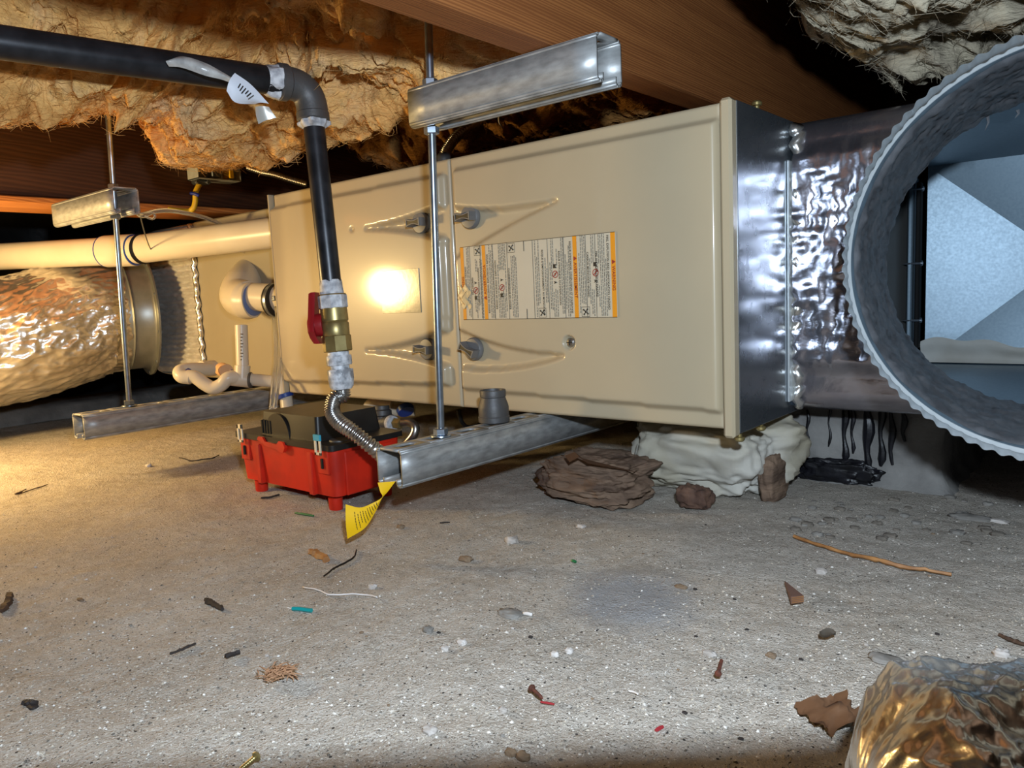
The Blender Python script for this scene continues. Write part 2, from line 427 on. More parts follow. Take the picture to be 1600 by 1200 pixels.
def ground_mat():
    m = mat('dusty_slab', (150, 142, 130), 0.93, spec=0.15)
    nt = m.node_tree; B = nt.nodes['Principled BSDF']; lk = nt.links.new; N = nt.nodes.new
    tc = N('ShaderNodeTexCoord'); src = tc.outputs['Object']

    def noise(s, d=5, ro=0.55):
        n = N('ShaderNodeTexNoise'); n.inputs['Scale'].default_value = s; n.inputs['Detail'].default_value = d; n.inputs['Roughness'].default_value = ro
        lk(src, n.inputs['Vector']); return n.outputs['Fac']

    def ramp(f, a, b, ca, cb):
        r = N('ShaderNodeValToRGB'); r.color_ramp.elements[0].position = a; r.color_ramp.elements[1].position = b
        r.color_ramp.elements[0].color = ca; r.color_ramp.elements[1].color = cb; lk(f, r.inputs['Fac']); return r.outputs['Color']

    def mix(f, a, b):
        x = N('ShaderNodeMix'); x.data_type = 'RGBA'
        if hasattr(f, 'links'): lk(f, x.inputs['Factor'])
        else: x.inputs['Factor'].default_value = f
        lk(a, x.inputs['A'])
        if hasattr(b, 'links'): lk(b, x.inputs['B'])
        else: x.inputs['B'].default_value = b
        return x.outputs['Result']
    base = ramp(noise(7, 8, 0.6), 0.3, 0.72, lin((166, 155, 140)), lin((204, 196, 184)))
    base = mix(0.35, base, ramp(noise(90, 6, 0.7), 0.3, 0.7, lin((136, 128, 118)), lin((222, 216, 208))))

    def grains(scale, th, jit=1.0):
        v = N('ShaderNodeTexVoronoi'); v.inputs['Scale'].default_value = scale; v.inputs['Randomness'].default_value = jit
        lk(src, v.inputs['Vector'])
        s = N('ShaderNodeSeparateColor'); lk(v.outputs['Color'], s.inputs['Color'])
        g1 = N('ShaderNodeMath'); g1.operation = 'GREATER_THAN'; g1.inputs[1].default_value = th; lk(s.outputs['Red'], g1.inputs[0])
        g2 = N('ShaderNodeMath'); g2.operation = 'LESS_THAN'; g2.inputs[1].default_value = 0.34; lk(v.outputs['Distance'], g2.inputs[0])
        p = N('ShaderNodeMath'); p.operation = 'MULTIPLY'; lk(g1.outputs[0], p.inputs[0]); lk(g2.outputs[0], p.inputs[1])
        return p.outputs[0]
    base = mix(grains(620, 0.80), base, lin((222, 218, 210)))
    base = mix(grains(560, 0.84), base, lin((112, 106, 98)))
    base = mix(grains(380, 0.975), base, lin((224, 220, 212)))
    base = mix(grains(330, 0.975), base, lin((66, 62, 60)))
    # a spilt patch of bluish cement dust
    sp_ = at(985, 932, 2, 0.0)
    mp = N('ShaderNodeMapping'); mp.inputs['Location'].default_value = (-sp_[0], -sp_[1], 0)
    lk(src, mp.inputs['Vector'])
    rt = N('ShaderNodeVectorRotate'); rt.rotation_type = 'Z_AXIS'; rt.inputs['Angle'].default_value = -0.70; lk(mp.outputs['Vector'], rt.inputs['Vector'])
    ms = N('ShaderNodeMapping'); ms.inputs['Scale'].default_value = (17, 13, 1); lk(rt.outputs['Vector'], ms.inputs['Vector'])
    ln = N('ShaderNodeVectorMath'); ln.operation = 'LENGTH'; lk(ms.outputs['Vector'], ln.inputs[0])
    ad = N('ShaderNodeMath'); ad.operation = 'MULTIPLY_ADD'; ad.inputs[1].default_value = 0.9; lk(noise(26, 4), ad.inputs[0]); lk(ln.outputs['Value'], ad.inputs[2])
    mr = N('ShaderNodeMapRange'); mr.inputs['From Min'].default_value = 1.65; mr.inputs['From Max'].default_value = 1.0; mr.inputs['To Max'].default_value = 0.75; lk(ad.outputs[0], mr.inputs['Value'])
    base = mix(mr.outputs['Result'], base, lin((150, 154, 160)))
    lk(base, B.inputs['Base Color'])
    h = N('ShaderNodeMath'); h.operation = 'MULTIPLY_ADD'; h.inputs[1].default_value = 0.8; lk(noise(420, 3, 0.7), h.inputs[0]); lk(noise(90, 6, 0.7), h.inputs[2])
    b = N('ShaderNodeBump'); b.inputs['Strength'].default_value = 0.9; b.inputs['Distance'].default_value = 0.0045
    lk(h.outputs[0], b.inputs['Height']); lk(b.outputs['Normal'], B.inputs['Normal'])
    return m


M['ground'] = ground_mat()
M['concrete'] = mat('old_concrete', (150, 148, 144), 0.9, 0, (104, 102, 100), 14, lohi=(0.3, 0.7), detail=9, bump=0.6, bscale=70, bdist=0.004, spec=0.2)
M['wallc'] = mat('dark_foundation', (58, 54, 50), 0.95, 0, (38, 36, 34), 6, bump=0.4, bscale=30, spec=0.1)
M['subfloor'] = mat('subfloor_boards', (88, 60, 36), 0.85, 0, (60, 40, 24), 8)

# ------------------------------------------------------------------ setting: slab, walls, subfloor, joists
xs = np.concatenate([np.linspace(-3.2, -1.15, 36)[:-1], np.linspace(-1.15, 1.42, 500), np.linspace(1.42, 3.0, 30)[1:]])
ys = np.concatenate([np.linspace(-2.0, -0.72, 30)[:-1], np.linspace(-0.72, 0.42, 260), np.linspace(0.42, 2.2, 36)[1:]])
X, Y = np.meshgrid(xs, ys, indexing='ij')


def ground_z(X, Y):
    P = np.stack([X, Y, 0 * X], -1)
    return 0.005 * fbm(P * 4, 3) + 0.0016 * fbm(P * 30 + 5, 3) + 0.0010 * np.clip(fbm(P * 110 + 9, 2), 0.1, 9) - 0.0025


Z = ground_z(X, Y)
MB().grid(np.stack([X, Y, Z], -1)).build('floor', M['ground'], sharp=0, kind='structure')


def gz(x, y): return float(ground_z(np.array(x), np.array(y)))


CEIL = 0.80
MB().box((-3.2, -2.0, CEIL), (3.0, 2.2, CEIL + 0.03)).build('ceiling', M['subfloor'], kind='structure')
MB().box((-3.2, 2.2, -0.05), (3.0, 2.3, CEIL)).build('wall_back', M['wallc'], kind='structure')
MB().box((-3.3, -2.0, -0.05), (-3.2, 2.3, CEIL)).build('wall_left', M['wallc'], kind='structure')
MB().box((3.0, -2.0, -0.05), (3.1, 2.3, CEIL)).build('wall_right', M['wallc'], kind='structure')

ZJ = 0.517
tag(MB().cbox((0.757, -1.9, ZJ), (0.797, 2.15, CEIL), 0.002).build('floor_joist', M['joist']),
    'orange-brown wooden floor joist above the short strut channel at upper right', 'joist')
tag(MB().cbox((-0.60, -1.9, ZJ), (-0.475, 2.15, CEIL), 0.003).build('girder', M['girder']),
    'dark brown wooden beam carrying the electrical box at upper left', 'beam')
tag(MB().cbox((-0.640, -1.9, ZJ - 0.013), (-0.468, 2.15, ZJ - 0.0005), 0.002).build('lit_underside', M['underside_lit']),  # added strip: lamplight on the beam's underside put into its colour
    'thin orange-brown strip added as the lamplit underside of the dark beam', 'board')
tag(MB().cbox((0.80, 0.95, ZJ - 0.02), (2.6, 0.99, CEIL), 0.002).build('rim_board', M['girder']),
    'dark wooden board running across behind the grey insulation at upper right', 'board')

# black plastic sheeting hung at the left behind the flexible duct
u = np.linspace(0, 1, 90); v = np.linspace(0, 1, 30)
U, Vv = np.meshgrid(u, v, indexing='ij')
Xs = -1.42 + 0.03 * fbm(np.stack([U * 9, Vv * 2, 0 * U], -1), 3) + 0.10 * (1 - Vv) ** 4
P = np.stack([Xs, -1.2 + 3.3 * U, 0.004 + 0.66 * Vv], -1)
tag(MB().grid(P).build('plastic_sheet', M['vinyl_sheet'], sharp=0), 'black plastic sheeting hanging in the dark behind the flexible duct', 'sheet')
u = np.linspace(0, 1, 120); prof = [(0.0, 0.0), (0.012, 0.03), (0.03, 0.042), (0.13, 0.045), (0.16, 0.02), (0.165, -0.01)]
P = np.zeros((120, len(prof), 3))
for j, (dx, dz) in enumerate(prof):
    n = fbm(np.stack([u * 14, 0 * u + j * 0.6, 0 * u], -1), 3)
    P[:, j] = np.stack([-1.00 - dx + 0.012 * n, -1.0 + 2.6 * u, dz + 0.006 * n], -1)
tag(MB().grid(P, flip=True).build('footing', M['concrete'], sharp=0), 'low grey concrete footing at the left edge under the black sheeting', 'footing')

# concrete pier below the foil-wrapped return duct, with tar runs

# ------------------------------------------------------------------ insulation
def batt(name, label, xl, xr, y0, y1, zb, material, seed, amp=1.0, nx=200, ny=200, cat='insulation', ztop=CEIL - 0.01, round_=0.14, fibres=0):
    u = np.linspace(0, 1, nx); v = np.linspace(0, 1, ny)
    U, V_ = np.meshgrid(u, v, indexing='ij')
    Yw = y0 + (y1 - y0) * V_
    Xl = xl(Yw) if callable(xl) else xl + 0 * Yw
    Xr = xr(Yw) if callable(xr) else xr + 0 * Yw
    Xw = Xl + (Xr - Xl) * U
    q = np.stack([Xw, Yw, 0 * Xw], -1) + seed * 3.7
    e = np.minimum.reduce([(Xw - Xl), (Xr - Xw), (Yw - y0), (y1 - Yw)]) / round_
    e = np.clip(e + 0.25 * fbm(q * 6, 3) * (e > 0.02), 0, 1)
    k = np.sqrt(np.clip(1 - (1 - e) ** 2, 0, 1))
    Zb = (zb(Xw, Yw) if callable(zb) else zb + 0 * Xw)
    Zw = ztop - (ztop - Zb) * k
    # long torn folds, roughly across the line of sight, then finer curls
    c_, s_ = math.cos(0.70), math.sin(0.70)
    a_ = Xw * c_ + Yw * s_; b_ = -Xw * s_ + Yw * c_

    def billow(P, o, g=0.5, eps=0.008):
        return sum((g ** i) * (np.sqrt(perlin(P * 2 ** i + 9.1 * i) ** 2 + eps) - 0.30 - 0.5 * eps) for i in range(o))
    w1 = fbm(np.stack([a_ * 5, b_ * 5, 0 * a_ + seed], -1), 3)
    w2 = fbm(np.stack([a_ * 5 + 50, b_ * 5, 0 * a_ + seed], -1), 3)
    big = billow(np.stack([a_ * 4.5 + 0.5 * w1, b_ * 9 + 0.9 * w2, 0 * a_ + seed * 1.7], -1), 2)
    mid = billow(np.stack([a_ * 11 + 1.0 * w2, b_ * 26 + 2.2 * w1, Zw * 8 + seed], -1), 3, 0.5, 0.035)
    fin = billow(np.stack([a_ * 32 + 1.5 * w1, b_ * 80 + 4 * w2, Zw * 30 + seed], -1), 2, 0.6, 0.05)
    d3 = [fbm(np.stack([a_ * 8, b_ * 14, Zw * 10 + seed * 5 + 31 * i], -1), 3) for i in range(3)]
    lump = fbm(np.stack([a_ * 2.2, b_ * 3.2, 0 * a_ + seed * 2], -1), 2)
    kk = np.clip(e * 3, 0.15, 1) * amp
    bulge = 0.050 * big + 0.038 * mid + 0.013 * fin
    Zw = Zw - kk * (0.034 * lump + bulge)
    if name == 'insulation_batt' and seed == 1:
        near = np.clip((Xw - 0.24) / 0.10, 0, 1) * np.clip((-0.10 - Yw) / 0.08, 0, 1)
        Zw = Zw - 0.9 * near * bulge; bulge = bulge * (1 + 0.9 * near)
        low = 0.50 + 0.058 * np.clip(near * 2, 0, 1)
        Zw = np.minimum(Zw, CEIL - 0.02); Zw = np.where(Zw < low, low + 0.25 * (Zw - low) * (1 - np.clip(near * 2, 0, 1)), Zw)
    side = -FWD[:2]
    out = np.stack([Xw + kk * (0.016 * d3[0]) + kk * (0.8 * bulge) * side[0],
                    Yw + kk * (0.016 * d3[1]) + kk * (0.8 * bulge) * side[1],
                    np.minimum(Zw + kk * (0.010 * d3[2]), CEIL - 0.004)], -1)
    o = MB().grid(out, flip=True).build(name, material, sharp=0)
    if fibres:
        # loose glass fibres lying on the torn face
        rs = np.random.RandomState(seed + 60); fbm_ = MB()
        du = np.gradient(out, axis=0); dv_ = np.gradient(out, axis=1); nn = np.cross(dv_, du); nn /= np.linalg.norm(nn, axis=2)[..., None] + 1e-9
        VV, FF = [], []
        tri = np.array([(0, 1), (-0.87, -0.5), (0.87, -0.5)])
        for q_ in range(fibres):
            i_, j_ = rs.randint(4, nx - 4), rs.randint(4, ny - 4); p = out[i_, j_]; n_ = nn[i_, j_]
            if n_[2] > 0.2: continue
            t_ = np.array([c_, s_, 0]) * rs.normal() * 1.6 + rs.normal(size=3); t_ -= n_ * t_.dot(n_); t_ /= np.linalg.norm(t_) + 1e-9
            bb_ = np.cross(n_, t_); ln = rs.uniform(0.006, 0.020); bow = rs.normal() * 0.4; lift = rs.uniform(0.0, 0.006) * (1 if rs.rand() < 0.3 else 0.35)
            base = len(VV) * 12
            pts = []
            for k, s in enumerate((-1, -0.33, 0.33, 1)):
                c0_ = p + t_ * s * ln + bb_ * bow * ln * (s * s - 0.4) + n_ * (lift * (1.1 - s * s) + 0.0006); r_ = 0.00030 * (1.15 - 0.8 * s * s)
                for a_, b2 in tri: pts.append(c0_ + bb_ * a_ * r_ + n_ * b2 * r_)
            VV.append(pts)
            for k in range(3):
                for m_ in range(3): FF.append((base + k * 3 + m_, base + k * 3 + (m_ + 1) % 3, base + k * 3 + 3 + (m_ + 1) % 3, base + k * 3 + 3 + m_))
        fbm_.add(np.array(VV).reshape(-1, 3), FF)
        fbm_.build('loose_fibres', material, o, sharp=0, kind='stuff')
    return tag(o, label, cat)


xl_main = lambda y: np.interp(y, [-0.95, -0.5, -0.32, -0.2, -0.07, 0.0, 0.12], [0.14, 0.10, 0.06, -0.04, -0.12, -0.09, 0.0])
def zb_main(x, y):
    t = np.clip((x - 0.25) / 0.12, 0, 1) * np.clip((-0.07 - y) / 0.10, 0, 1)
    return 0.527 + 0.085 * t * t * (3 - 2 * t) + 0.62 * np.clip(-0.15 - y, 0, 0.36) * np.clip((x - 0.22) / 0.14, 0, 1)


batt('insulation_batt', 'large amber fibreglass insulation mass sagging between joists above the gas pipe', xl_main, 0.757, -1.0, 0.02, zb_main, M['batt'], 1, 1.0, 380, 420, fibres=22000)
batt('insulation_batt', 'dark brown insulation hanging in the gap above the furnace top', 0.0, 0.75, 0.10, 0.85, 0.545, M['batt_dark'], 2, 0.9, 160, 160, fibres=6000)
batt('insulation_batt', 'grey fibreglass insulation hanging ragged over the foil duct at upper right', lambda y: 0.90 + 0.10 * np.clip(-y, -0.3, 0.25), 1.75, -0.18, 0.36, lambda x, y: 0.51 + 0.05 * (x - 0.9), M['batt_grey'], 3, 1.0, 220, 160, fibres=5000)
batt('insulation_batt', 'small pale insulation tuft at the top edge beside the joist', 0.86, 1.02, -0.42, -0.20, 0.53, M['batt_grey'], 4, 0.6, 80, 80, round_=0.07)
batt('insulation_batt', 'dim grey insulation behind the crimped collar at right', 0.98, 1.9, 0.40, 0.80, 0.50, M['batt_grey'], 6, 0.9, 140, 100)
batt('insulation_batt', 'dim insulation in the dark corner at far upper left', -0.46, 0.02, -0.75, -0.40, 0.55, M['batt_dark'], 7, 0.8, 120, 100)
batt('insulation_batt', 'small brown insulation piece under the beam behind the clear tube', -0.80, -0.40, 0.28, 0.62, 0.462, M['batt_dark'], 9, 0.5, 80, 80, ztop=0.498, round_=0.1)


def blob(name, label, c, r, material, seed, amp=0.25, freq=5, nu=64, nv=40, cat='insulation', flat=True, parent=None, ridge=0.0, zs=1.0, oc=4):
    th = np.linspace(0, 2 * PI, nu); ph = np.linspace(0, PI, nv)
    T, Ph = np.meshgrid(th, ph, indexing='ij')
    n = np.stack([np.sin(Ph) * np.cos(T), np.sin(Ph) * np.sin(T), np.cos(Ph)], -1)
    sg = lambda a: np.sign(a) * np.abs(a) ** 0.72
    d = 1 + amp * fbm(n * np.array([1, 1, zs]) * freq * 0.5 + seed * 3.1, oc) + ridge * (fbm(n * freq + seed, 3, ridge=True) - 0.5)
    P = np.stack([sg(n[..., 0]) * r[0], sg(n[..., 1]) * r[1], sg(n[..., 2]) * r[2]], -1) * d[..., None] + np.array(c)
    if flat: P[..., 2] = np.maximum(P[..., 2], -0.002)
    o = MB().grid(P, flip=False).build(name, material, parent, sharp=0)
    if label: tag(o, label, cat)
    return o


pier = thing('concrete_pier', 'grey concrete pier streaked with black tar under the foil duct', 'pier')
nx, nz = 60, 40
u = np.linspace(0, 1, nx); v = np.linspace(0, 1, nz)
ring = []
path = [(0.78, 0.62), (0.78, 0.282), (1.045, 0.282), (1.045, 0.62)]
seg = []
for a_, b_ in zip(path[:-1], path[1:]):
    for t in np.linspace(0, 1, 24)[:-1]: seg.append((a_[0] + (b_[0] - a_[0]) * t, a_[1] + (b_[1] - a_[1]) * t))
seg.append(path[-1])
seg = np.array(seg)
cx, cyy = 0.91, 0.5
P = np.zeros((len(seg), 26, 3))
for j, t in enumerate(np.linspace(0, 1, 26)):
    fl = 1 + 0.16 * max(0, 1 - t * 3.2) ** 2
    n = fbm(np.stack([seg[:, 0] * 16, seg[:, 1] * 16, np.full(len(seg), t * 2.2)], -1), 4)
    P[:, j, 0] = cx + (seg[:, 0] - cx) * fl + 0.004 * n; P[:, j, 1] = cyy + (seg[:, 1] - cyy) * fl + 0.005 * n
    P[:, j, 2] = -0.012 + 0.124 * t
b = MB().grid(P); b.add([(0.78, 0.272, 0.112), (1.045, 0.272, 0.112), (1.045, 0.62, 0.112), (0.78, 0.62, 0.112)], [(0, 1, 2, 3)])
b.build('block', M['concrete'], pier, sharp=0)
for (px, y0, y1, wd) in [(1262, 640, 690, 5), (1296, 640, 698, 4), (1320, 640, 722, 10), (1332, 640, 708, 6), (1356, 640, 732, 15), (1377, 640, 728, 10), (1393, 640, 726, 9), (1412, 640, 690, 8)]:
    a_ = at(px, y0, 1, 0.276); c_ = at(px, y1, 1, 0.276); wv = wd * 0.001
    pts = [Vector((a_[0] + (c_[0] - a_[0]) * t + 0.0015 * math.sin(t * 9 + px), 0.2765, a_[2] + (c_[2] - a_[2]) * t)) for t in np.linspace(0, 1, 9)]
    MB().tube(pts, [wv * 0.5 * (0.8 + 0.3 * math.sin(px + i)) for i in range(8)] + [wv * 0.2], 8).build('tar_run', M['tar'], pier)
blob('tar_crust', None, (0.915, 0.268, 0.012), (0.055, 0.008, 0.017), M['tar'], 21, 0.3, 5, 90, 40, flat=True, parent=pier)
settle(pier)

blob('insulation_batt', 'white fibreglass insulation wad stuffed under the right end of the furnace', (0.775, 0.175, 0.05), (0.112, 0.088, 0.060), M['white_batt'], 3, 0.20, 3, 140, 90, ridge=-0.035)
blob('insulation_scrap', 'brown pointed insulation scrap leaning on the right of the white wad', (0.872, 0.150, 0.022), (0.012, 0.034, 0.034), M['brown_batt'], 8, 0.12, 4, 60, 40)
blob('insulation_batt', 'dirty brown folded insulation piece on the slab under the right strut', (0.672, 0.03, 0.028), (0.075, 0.060, 0.034), M['brown_batt'], 5, 0.19, 3, 160, 110, ridge=-0.03, zs=2.0)
blob('stone', 'reddish brown rough stone on the slab before the white insulation wad', (0.806, 0.055, 0.012), (0.020, 0.016, 0.015), mat('red_brown_stone', (112, 84, 68), 0.85, 0, (72, 52, 44), 60, bump=0.6, bscale=120), 12, 0.3, 3, 48, 32, cat='stone', ridge=0.04)
s_ = thing('paper_scrap', 'tan torn paper scrap sticking up from the brown insulation', 'scrap')
P = np.array([[dep(*p, 0.985) for p in [(882, 712), (898, 706), (910, 716), (930, 722)]], [dep(*p, 0.965) for p in [(890, 722), (905, 714), (918, 724), (1005, 740)]]])
MB().grid(P).build('sheet', M['cardboard'], s_); settle(s_)

# ------------------------------------------------------------------ furnace
fur = thing('furnace', 'beige horizontal gas furnace with two doors hung in the middle of the crawl space', 'furnace')
b = MB()
b.box((0.0, 0.004, G + H - 0.0015), (L, DEP, G + H)); b.box((0.0, 0.004, G), (L, DEP, G + 0.0015))
b.box((0.0, DEP - 0.0015, G), (L, DEP, G + H)); b.box((0.0, 0.004, G), (0.0015, DEP, G + H))
b.box((0.001, 0.010, G + 0.001), (L - 0.002, 0.012, G + H - 0.001))
b.cbox((0.875, -0.011, G - 0.008), (L, 0.006, G + H + 0.002), 0.003)
b.cbox((0.0, -0.012, G + 0.001), (0.0045, 0.006, G + H), 0.001)
b.build('cabinet', M['beige'], fur)
MB().box((0.0045, -0.001, G + 0.002), (0.0095, 0.0005, G + H - 0.001)).build('door_gap_shade', M['blackdk'], fur, label='black strip painted as the shaded gap beside the left door')  # black strip stands in for the shade in the door gap
MB().cbox((L - 0.001, 0.003, G - 0.004), (L + 0.001, 0.20, G + H), 0.0005).build('end_panel', M['galv_panel'], fur, label='bare galvanised steel end panel')
for (x_, z_, dz) in [(0.885, G - 0.006, -1), (0.885, G - 0.004, -1), (0.885, G + H + 0.001, 1)]:
    yy = 0.012 if dz < 0 and z_ < G - 0.005 else (0.075 if dz < 0 else 0.07)
    MB().lathe([(0.0028, 0), (0.0028, 0.003), (0.006, 0.004), (0.006, 0.007), (0.004, 0.009)], (0.885, yy, z_), (0, 0, dz), 12).build('screw', M['brass'], fur, label='brass coloured screw')


def blur(A, s):
    k = int(3 * s) + 1; x = np.arange(-k, k + 1); g_ = np.exp(-x * x / (2 * s * s)); g_ /= g_.sum()
    A = np.pad(A, k, mode='edge')
    A = np.apply_along_axis(lambda r: np.convolve(r, g_, 'valid'), 0, A)
    return np.apply_along_axis(lambda r: np.convolve(r, g_, 'valid'), 1, A)


def inside(poly, X, Z):
    c_ = np.zeros(X.shape, bool); n = len(poly); j = n - 1
    for i in range(n):
        xi, zi = poly[i]; xj, zj = poly[j]
        if zi != zj: c_ ^= ((zi > Z) != (zj > Z)) & (X < (xj - xi) * (Z - zi) / (zj - zi) + xi)
        j = i
    return c_


def arc(p, q, bulge, n=14):
    p = np.array(p); q = np.array(q); d = q - p; nrm = np.array([-d[1], d[0]])
    return [tuple(p + d * t + nrm * bulge * 4 * t * (1 - t)) for t in np.linspace(0, 1, n)]


def door(name, x0, x1, poly, dents=()):
    st = 0.0016; z0, z1 = G + 0.0015, G + H - 0.001
    xa = np.linspace(x0, x1, int((x1 - x0) / st)); za = np.linspace(z0, z1, int((z1 - z0) / st))
    Xg, Zg = np.meshgrid(xa, za, indexing='ij')
    m = blur(inside(poly, Xg, Zg).astype(float), 1.5)
    ed = np.minimum.reduce([Xg - x0, x1 - Xg, Zg - z0, z1 - Zg])
    y = -0.0040 - 0.0112 * m + 0.0025 * np.clip(1 - ed / 0.003, 0, 1) ** 2
    for (dx, dz, r, dpt) in dents:
        rr = np.hypot(Xg - dx, Zg - dz); y = y + dpt * np.clip((r - rr) / 0.003, 0, 1)
    y = y - 0.0002 * fbm(np.stack([Xg * 5, Zg * 5, 0 * Xg + x0], -1), 2)
    b = MB().grid(np.stack([Xg, y, Zg], -1))
    # returned edges
    for (A, B_) in (((x0, z0), (x1, z0)), ((x1, z0), (x1, z1)), ((x1, z1), (x0, z1)), ((x0, z1), (x0, z0))):
        b.add([(A[0], -0.0016, A[1]), (B_[0], -0.0016, B_[1]), (B_[0], 0.012, B_[1]), (A[0], 0.012, A[1])], [(0, 1, 2, 3)])
    return b.build(name, M['beige'], fur, sharp=50)


SEAM = 0.4575
poly_r = [(0.470, 0.462), (0.872, 0.461), (0.8735, 0.137), (0.466, 0.145), (0.466, 0.1765)] + arc((0.474, 0.1765), (0.661, 0.2000), -0.045) + \
    arc((0.661, 0.2000), (0.474, 0.2300), 0.045) + [(0.4665, 0.2310), (0.4665, 0.3390)] + arc((0.474, 0.3400), (0.661, 0.3995), 0.02) + arc((0.661, 0.3995), (0.474, 0.4080), 0.035) + [(0.470, 0.4080)]
blower = door('blower_door', SEAM + 0.0015, 0.8735, poly_r, [(0.666, 0.2157, 0.010, 0.0055)])
poly_l = [(0.006, 0.4555), (0.4440, 0.4585), (0.4440, 0.4120)] + arc((0.436, 0.4130), (0.2240, 0.3985), 0.03) + arc((0.2240, 0.3985), (0.432, 0.3700), 0.03) + [(0.440, 0.368), (0.438, 0.2310)] + \
    arc((0.428, 0.2300), (0.2250, 0.1992), 0.035) + arc((0.2250, 0.1992), (0.428, 0.1795), 0.03) + [(0.436, 0.178), (0.436, 0.150), (0.006, 0.138)]
burner = door('burner_door', 0.0082, SEAM - 0.0015, poly_l)


def knob(parent, x, z, tilt=0.0, y0=-0.0050):
    b = MB().lathe([(0.0165, 0), (0.0172, 0.002), (0.0168, 0.0055), (0.0150, 0.0075), (0.006, 0.0085), (0, 0.0085)], (0, 0, 0), (0, -1, 0), 40)
    prof = []
    hw, he, wa = 0.0145, 0.0062, 0.0026
    top = [(-hw + 2 * hw * t, wa + (he - wa) * abs(2 * t - 1) ** 1.7) for t in np.linspace(0, 1, 15)]
    poly = top + [(p[0], -p[1]) for p in reversed(top)]
    b.prism(poly, 1, -0.004, -0.0205)
    inn = [(p[0] * 0.86, p[1] * 0.62) for p in poly]
    b.prism(inn, 1, -0.0203, -0.0208, 1)
    # lip round the hollow face
    n = len(poly)
    V = [(p[0], -0.0215, p[1]) for p in poly] + [(p[0], -0.0215, p[1]) for p in inn] + [(p[0], -0.0202, p[1]) for p in poly] + [(p[0], -0.0202, p[1]) for p in inn]
    b.add(V, [(i, (i + 1) % n, n + (i + 1) % n, n + i) for i in range(n)] + [(i, (i + 1) % n, 2 * n + (i + 1) % n, 2 * n + i) for i in range(n)] + [(n + i, n + (i + 1) % n, 3 * n + (i + 1) % n, 3 * n + i) for i in range(n)])
    b.xform(Matrix.Translation((x, y0, z)) @ Matrix.Rotation(tilt, 4, 'Y'))
    return b.build('knob', [M['knob'], M['black']], parent)


knob(burner, 0.3955, 0.3945, 0.0); knob(blower, 0.4970, 0.3930, 0.0)
knob(burner, 0.3940, 0.2035, 0.05); knob(blower, 0.4905, 0.2045, 0.45)
b = MB().lathe([(0.0062, 0), (0.0062, 0.001), (0.0045, 0.0028), (0.0, 0.0032)], (0.666, -0.0108, 0.2157), (0, -1, 0), 24)
b.build('screw', M['steel'], blower, label='cross-head steel screw in a round dimple')
b = MB().box((0.662, -0.0148, 0.2151), (0.670, -0.0136, 0.2163)).box((0.6654, -0.0148, 0.2117), (0.6666, -0.0136, 0.2197)); b.build('screw_slot', M['ink'], blower)
# clear film patch on the burner door
b = MB(); px0, px1, pz0, pz1 = 0.3036, 0.3925, 0.2600, 0.3270
b.cbox((px0, -0.0164, pz0), (px1, -0.0140, pz1), 0.0003); b.build('clear_label', M['film'], burner, label='worn clear adhesive label')

# --- warning label (flat print) on the blower door
LX0, LX1, LZ0, LZ1 = 0.4815, 0.7418, 0.2475, 0.3515
LY = -0.0163
lab = MB().cbox((LX0, LY, LZ0), (LX1, LY + 0.001, LZ1), 0.0003).build('warning_label', M['paper'], fur, label='cream warning label with four orange bars and turned fine print')
LW, LH = LX1 - LX0, LZ1 - LZ0


def lq(b, u0, v0, u1, v1, dy=0.0003, mi=0):
    """flat print: u across the label from the left, v from the bottom"""
    x0, x1, z0, z1 = LX0 + u0 * LW, LX0 + u1 * LW, LZ0 + v0 * LH, LZ0 + v1 * LH
    b.add([(x0, LY - dy, z0), (x1, LY - dy, z0), (x1, LY - dy, z1), (x0, LY - dy, z1)], [(0, 1, 2, 3)], mi)


for (a0, a1) in ((0.0, 0.024), (0.160, 0.184), (0.756, 0.780), (0.974, 1.0)):
    b = MB(); lq(b, a0, 0.0, a1, 1.0); b.build('orange_bar', M['orange'], lab)
b = MB()
lq(b, 0, 0.994, 1, 1, mi=0); lq(b, 0, 0, 1, 0.006)
for a0 in (0.068, 0.145, 0.235, 0.334, 0.505, 0.600, 0.700, 0.830, 0.885):
    lq(b, a0, 0, a0 + 0.0025, 1, 0.00035)
lq(b, 0.448, 0.87, 0.452, 1.0); lq(b, 0.452, 0.0, 0.456, 0.13)
b.build('rule_lines', M['ink'], lab, kind='stuff')


def printed(u, v, txt, size, down=True, mtl='ink', align='CENTER', parent=lab, dy=0.0006):
    c = bpy.data.curves.new('t', 'FONT'); c.body = txt; c.size = size; c.align_x = align; c.align_y = 'CENTER'; c.resolution_u = 2
    c.offset = 0.00008
    t = bpy.data.objects.new('t', c); COL.objects.link(t)
    me = bpy.data.meshes.new_from_object(t.evaluated_get(bpy.context.evaluated_depsgraph_get()))
    bpy.data.objects.remove(t)
    x, z = LX0 + u * LW, LZ0 + v * LH
    R3 = Matrix(((0, 1, 0), (0, 0, -1), (-1, 0, 0))) if down else Matrix(((0, -1, 0), (0, 0, -1), (1, 0, 0)))
    me.transform(Matrix.Translation((x, LY - dy, z)) @ R3.to_4x4())
    me.materials.clear(); me.materials.append(M[mtl])
    o = bpy.data.objects.new('printed_text', me); COL.objects.link(o); o.parent = parent
    return o


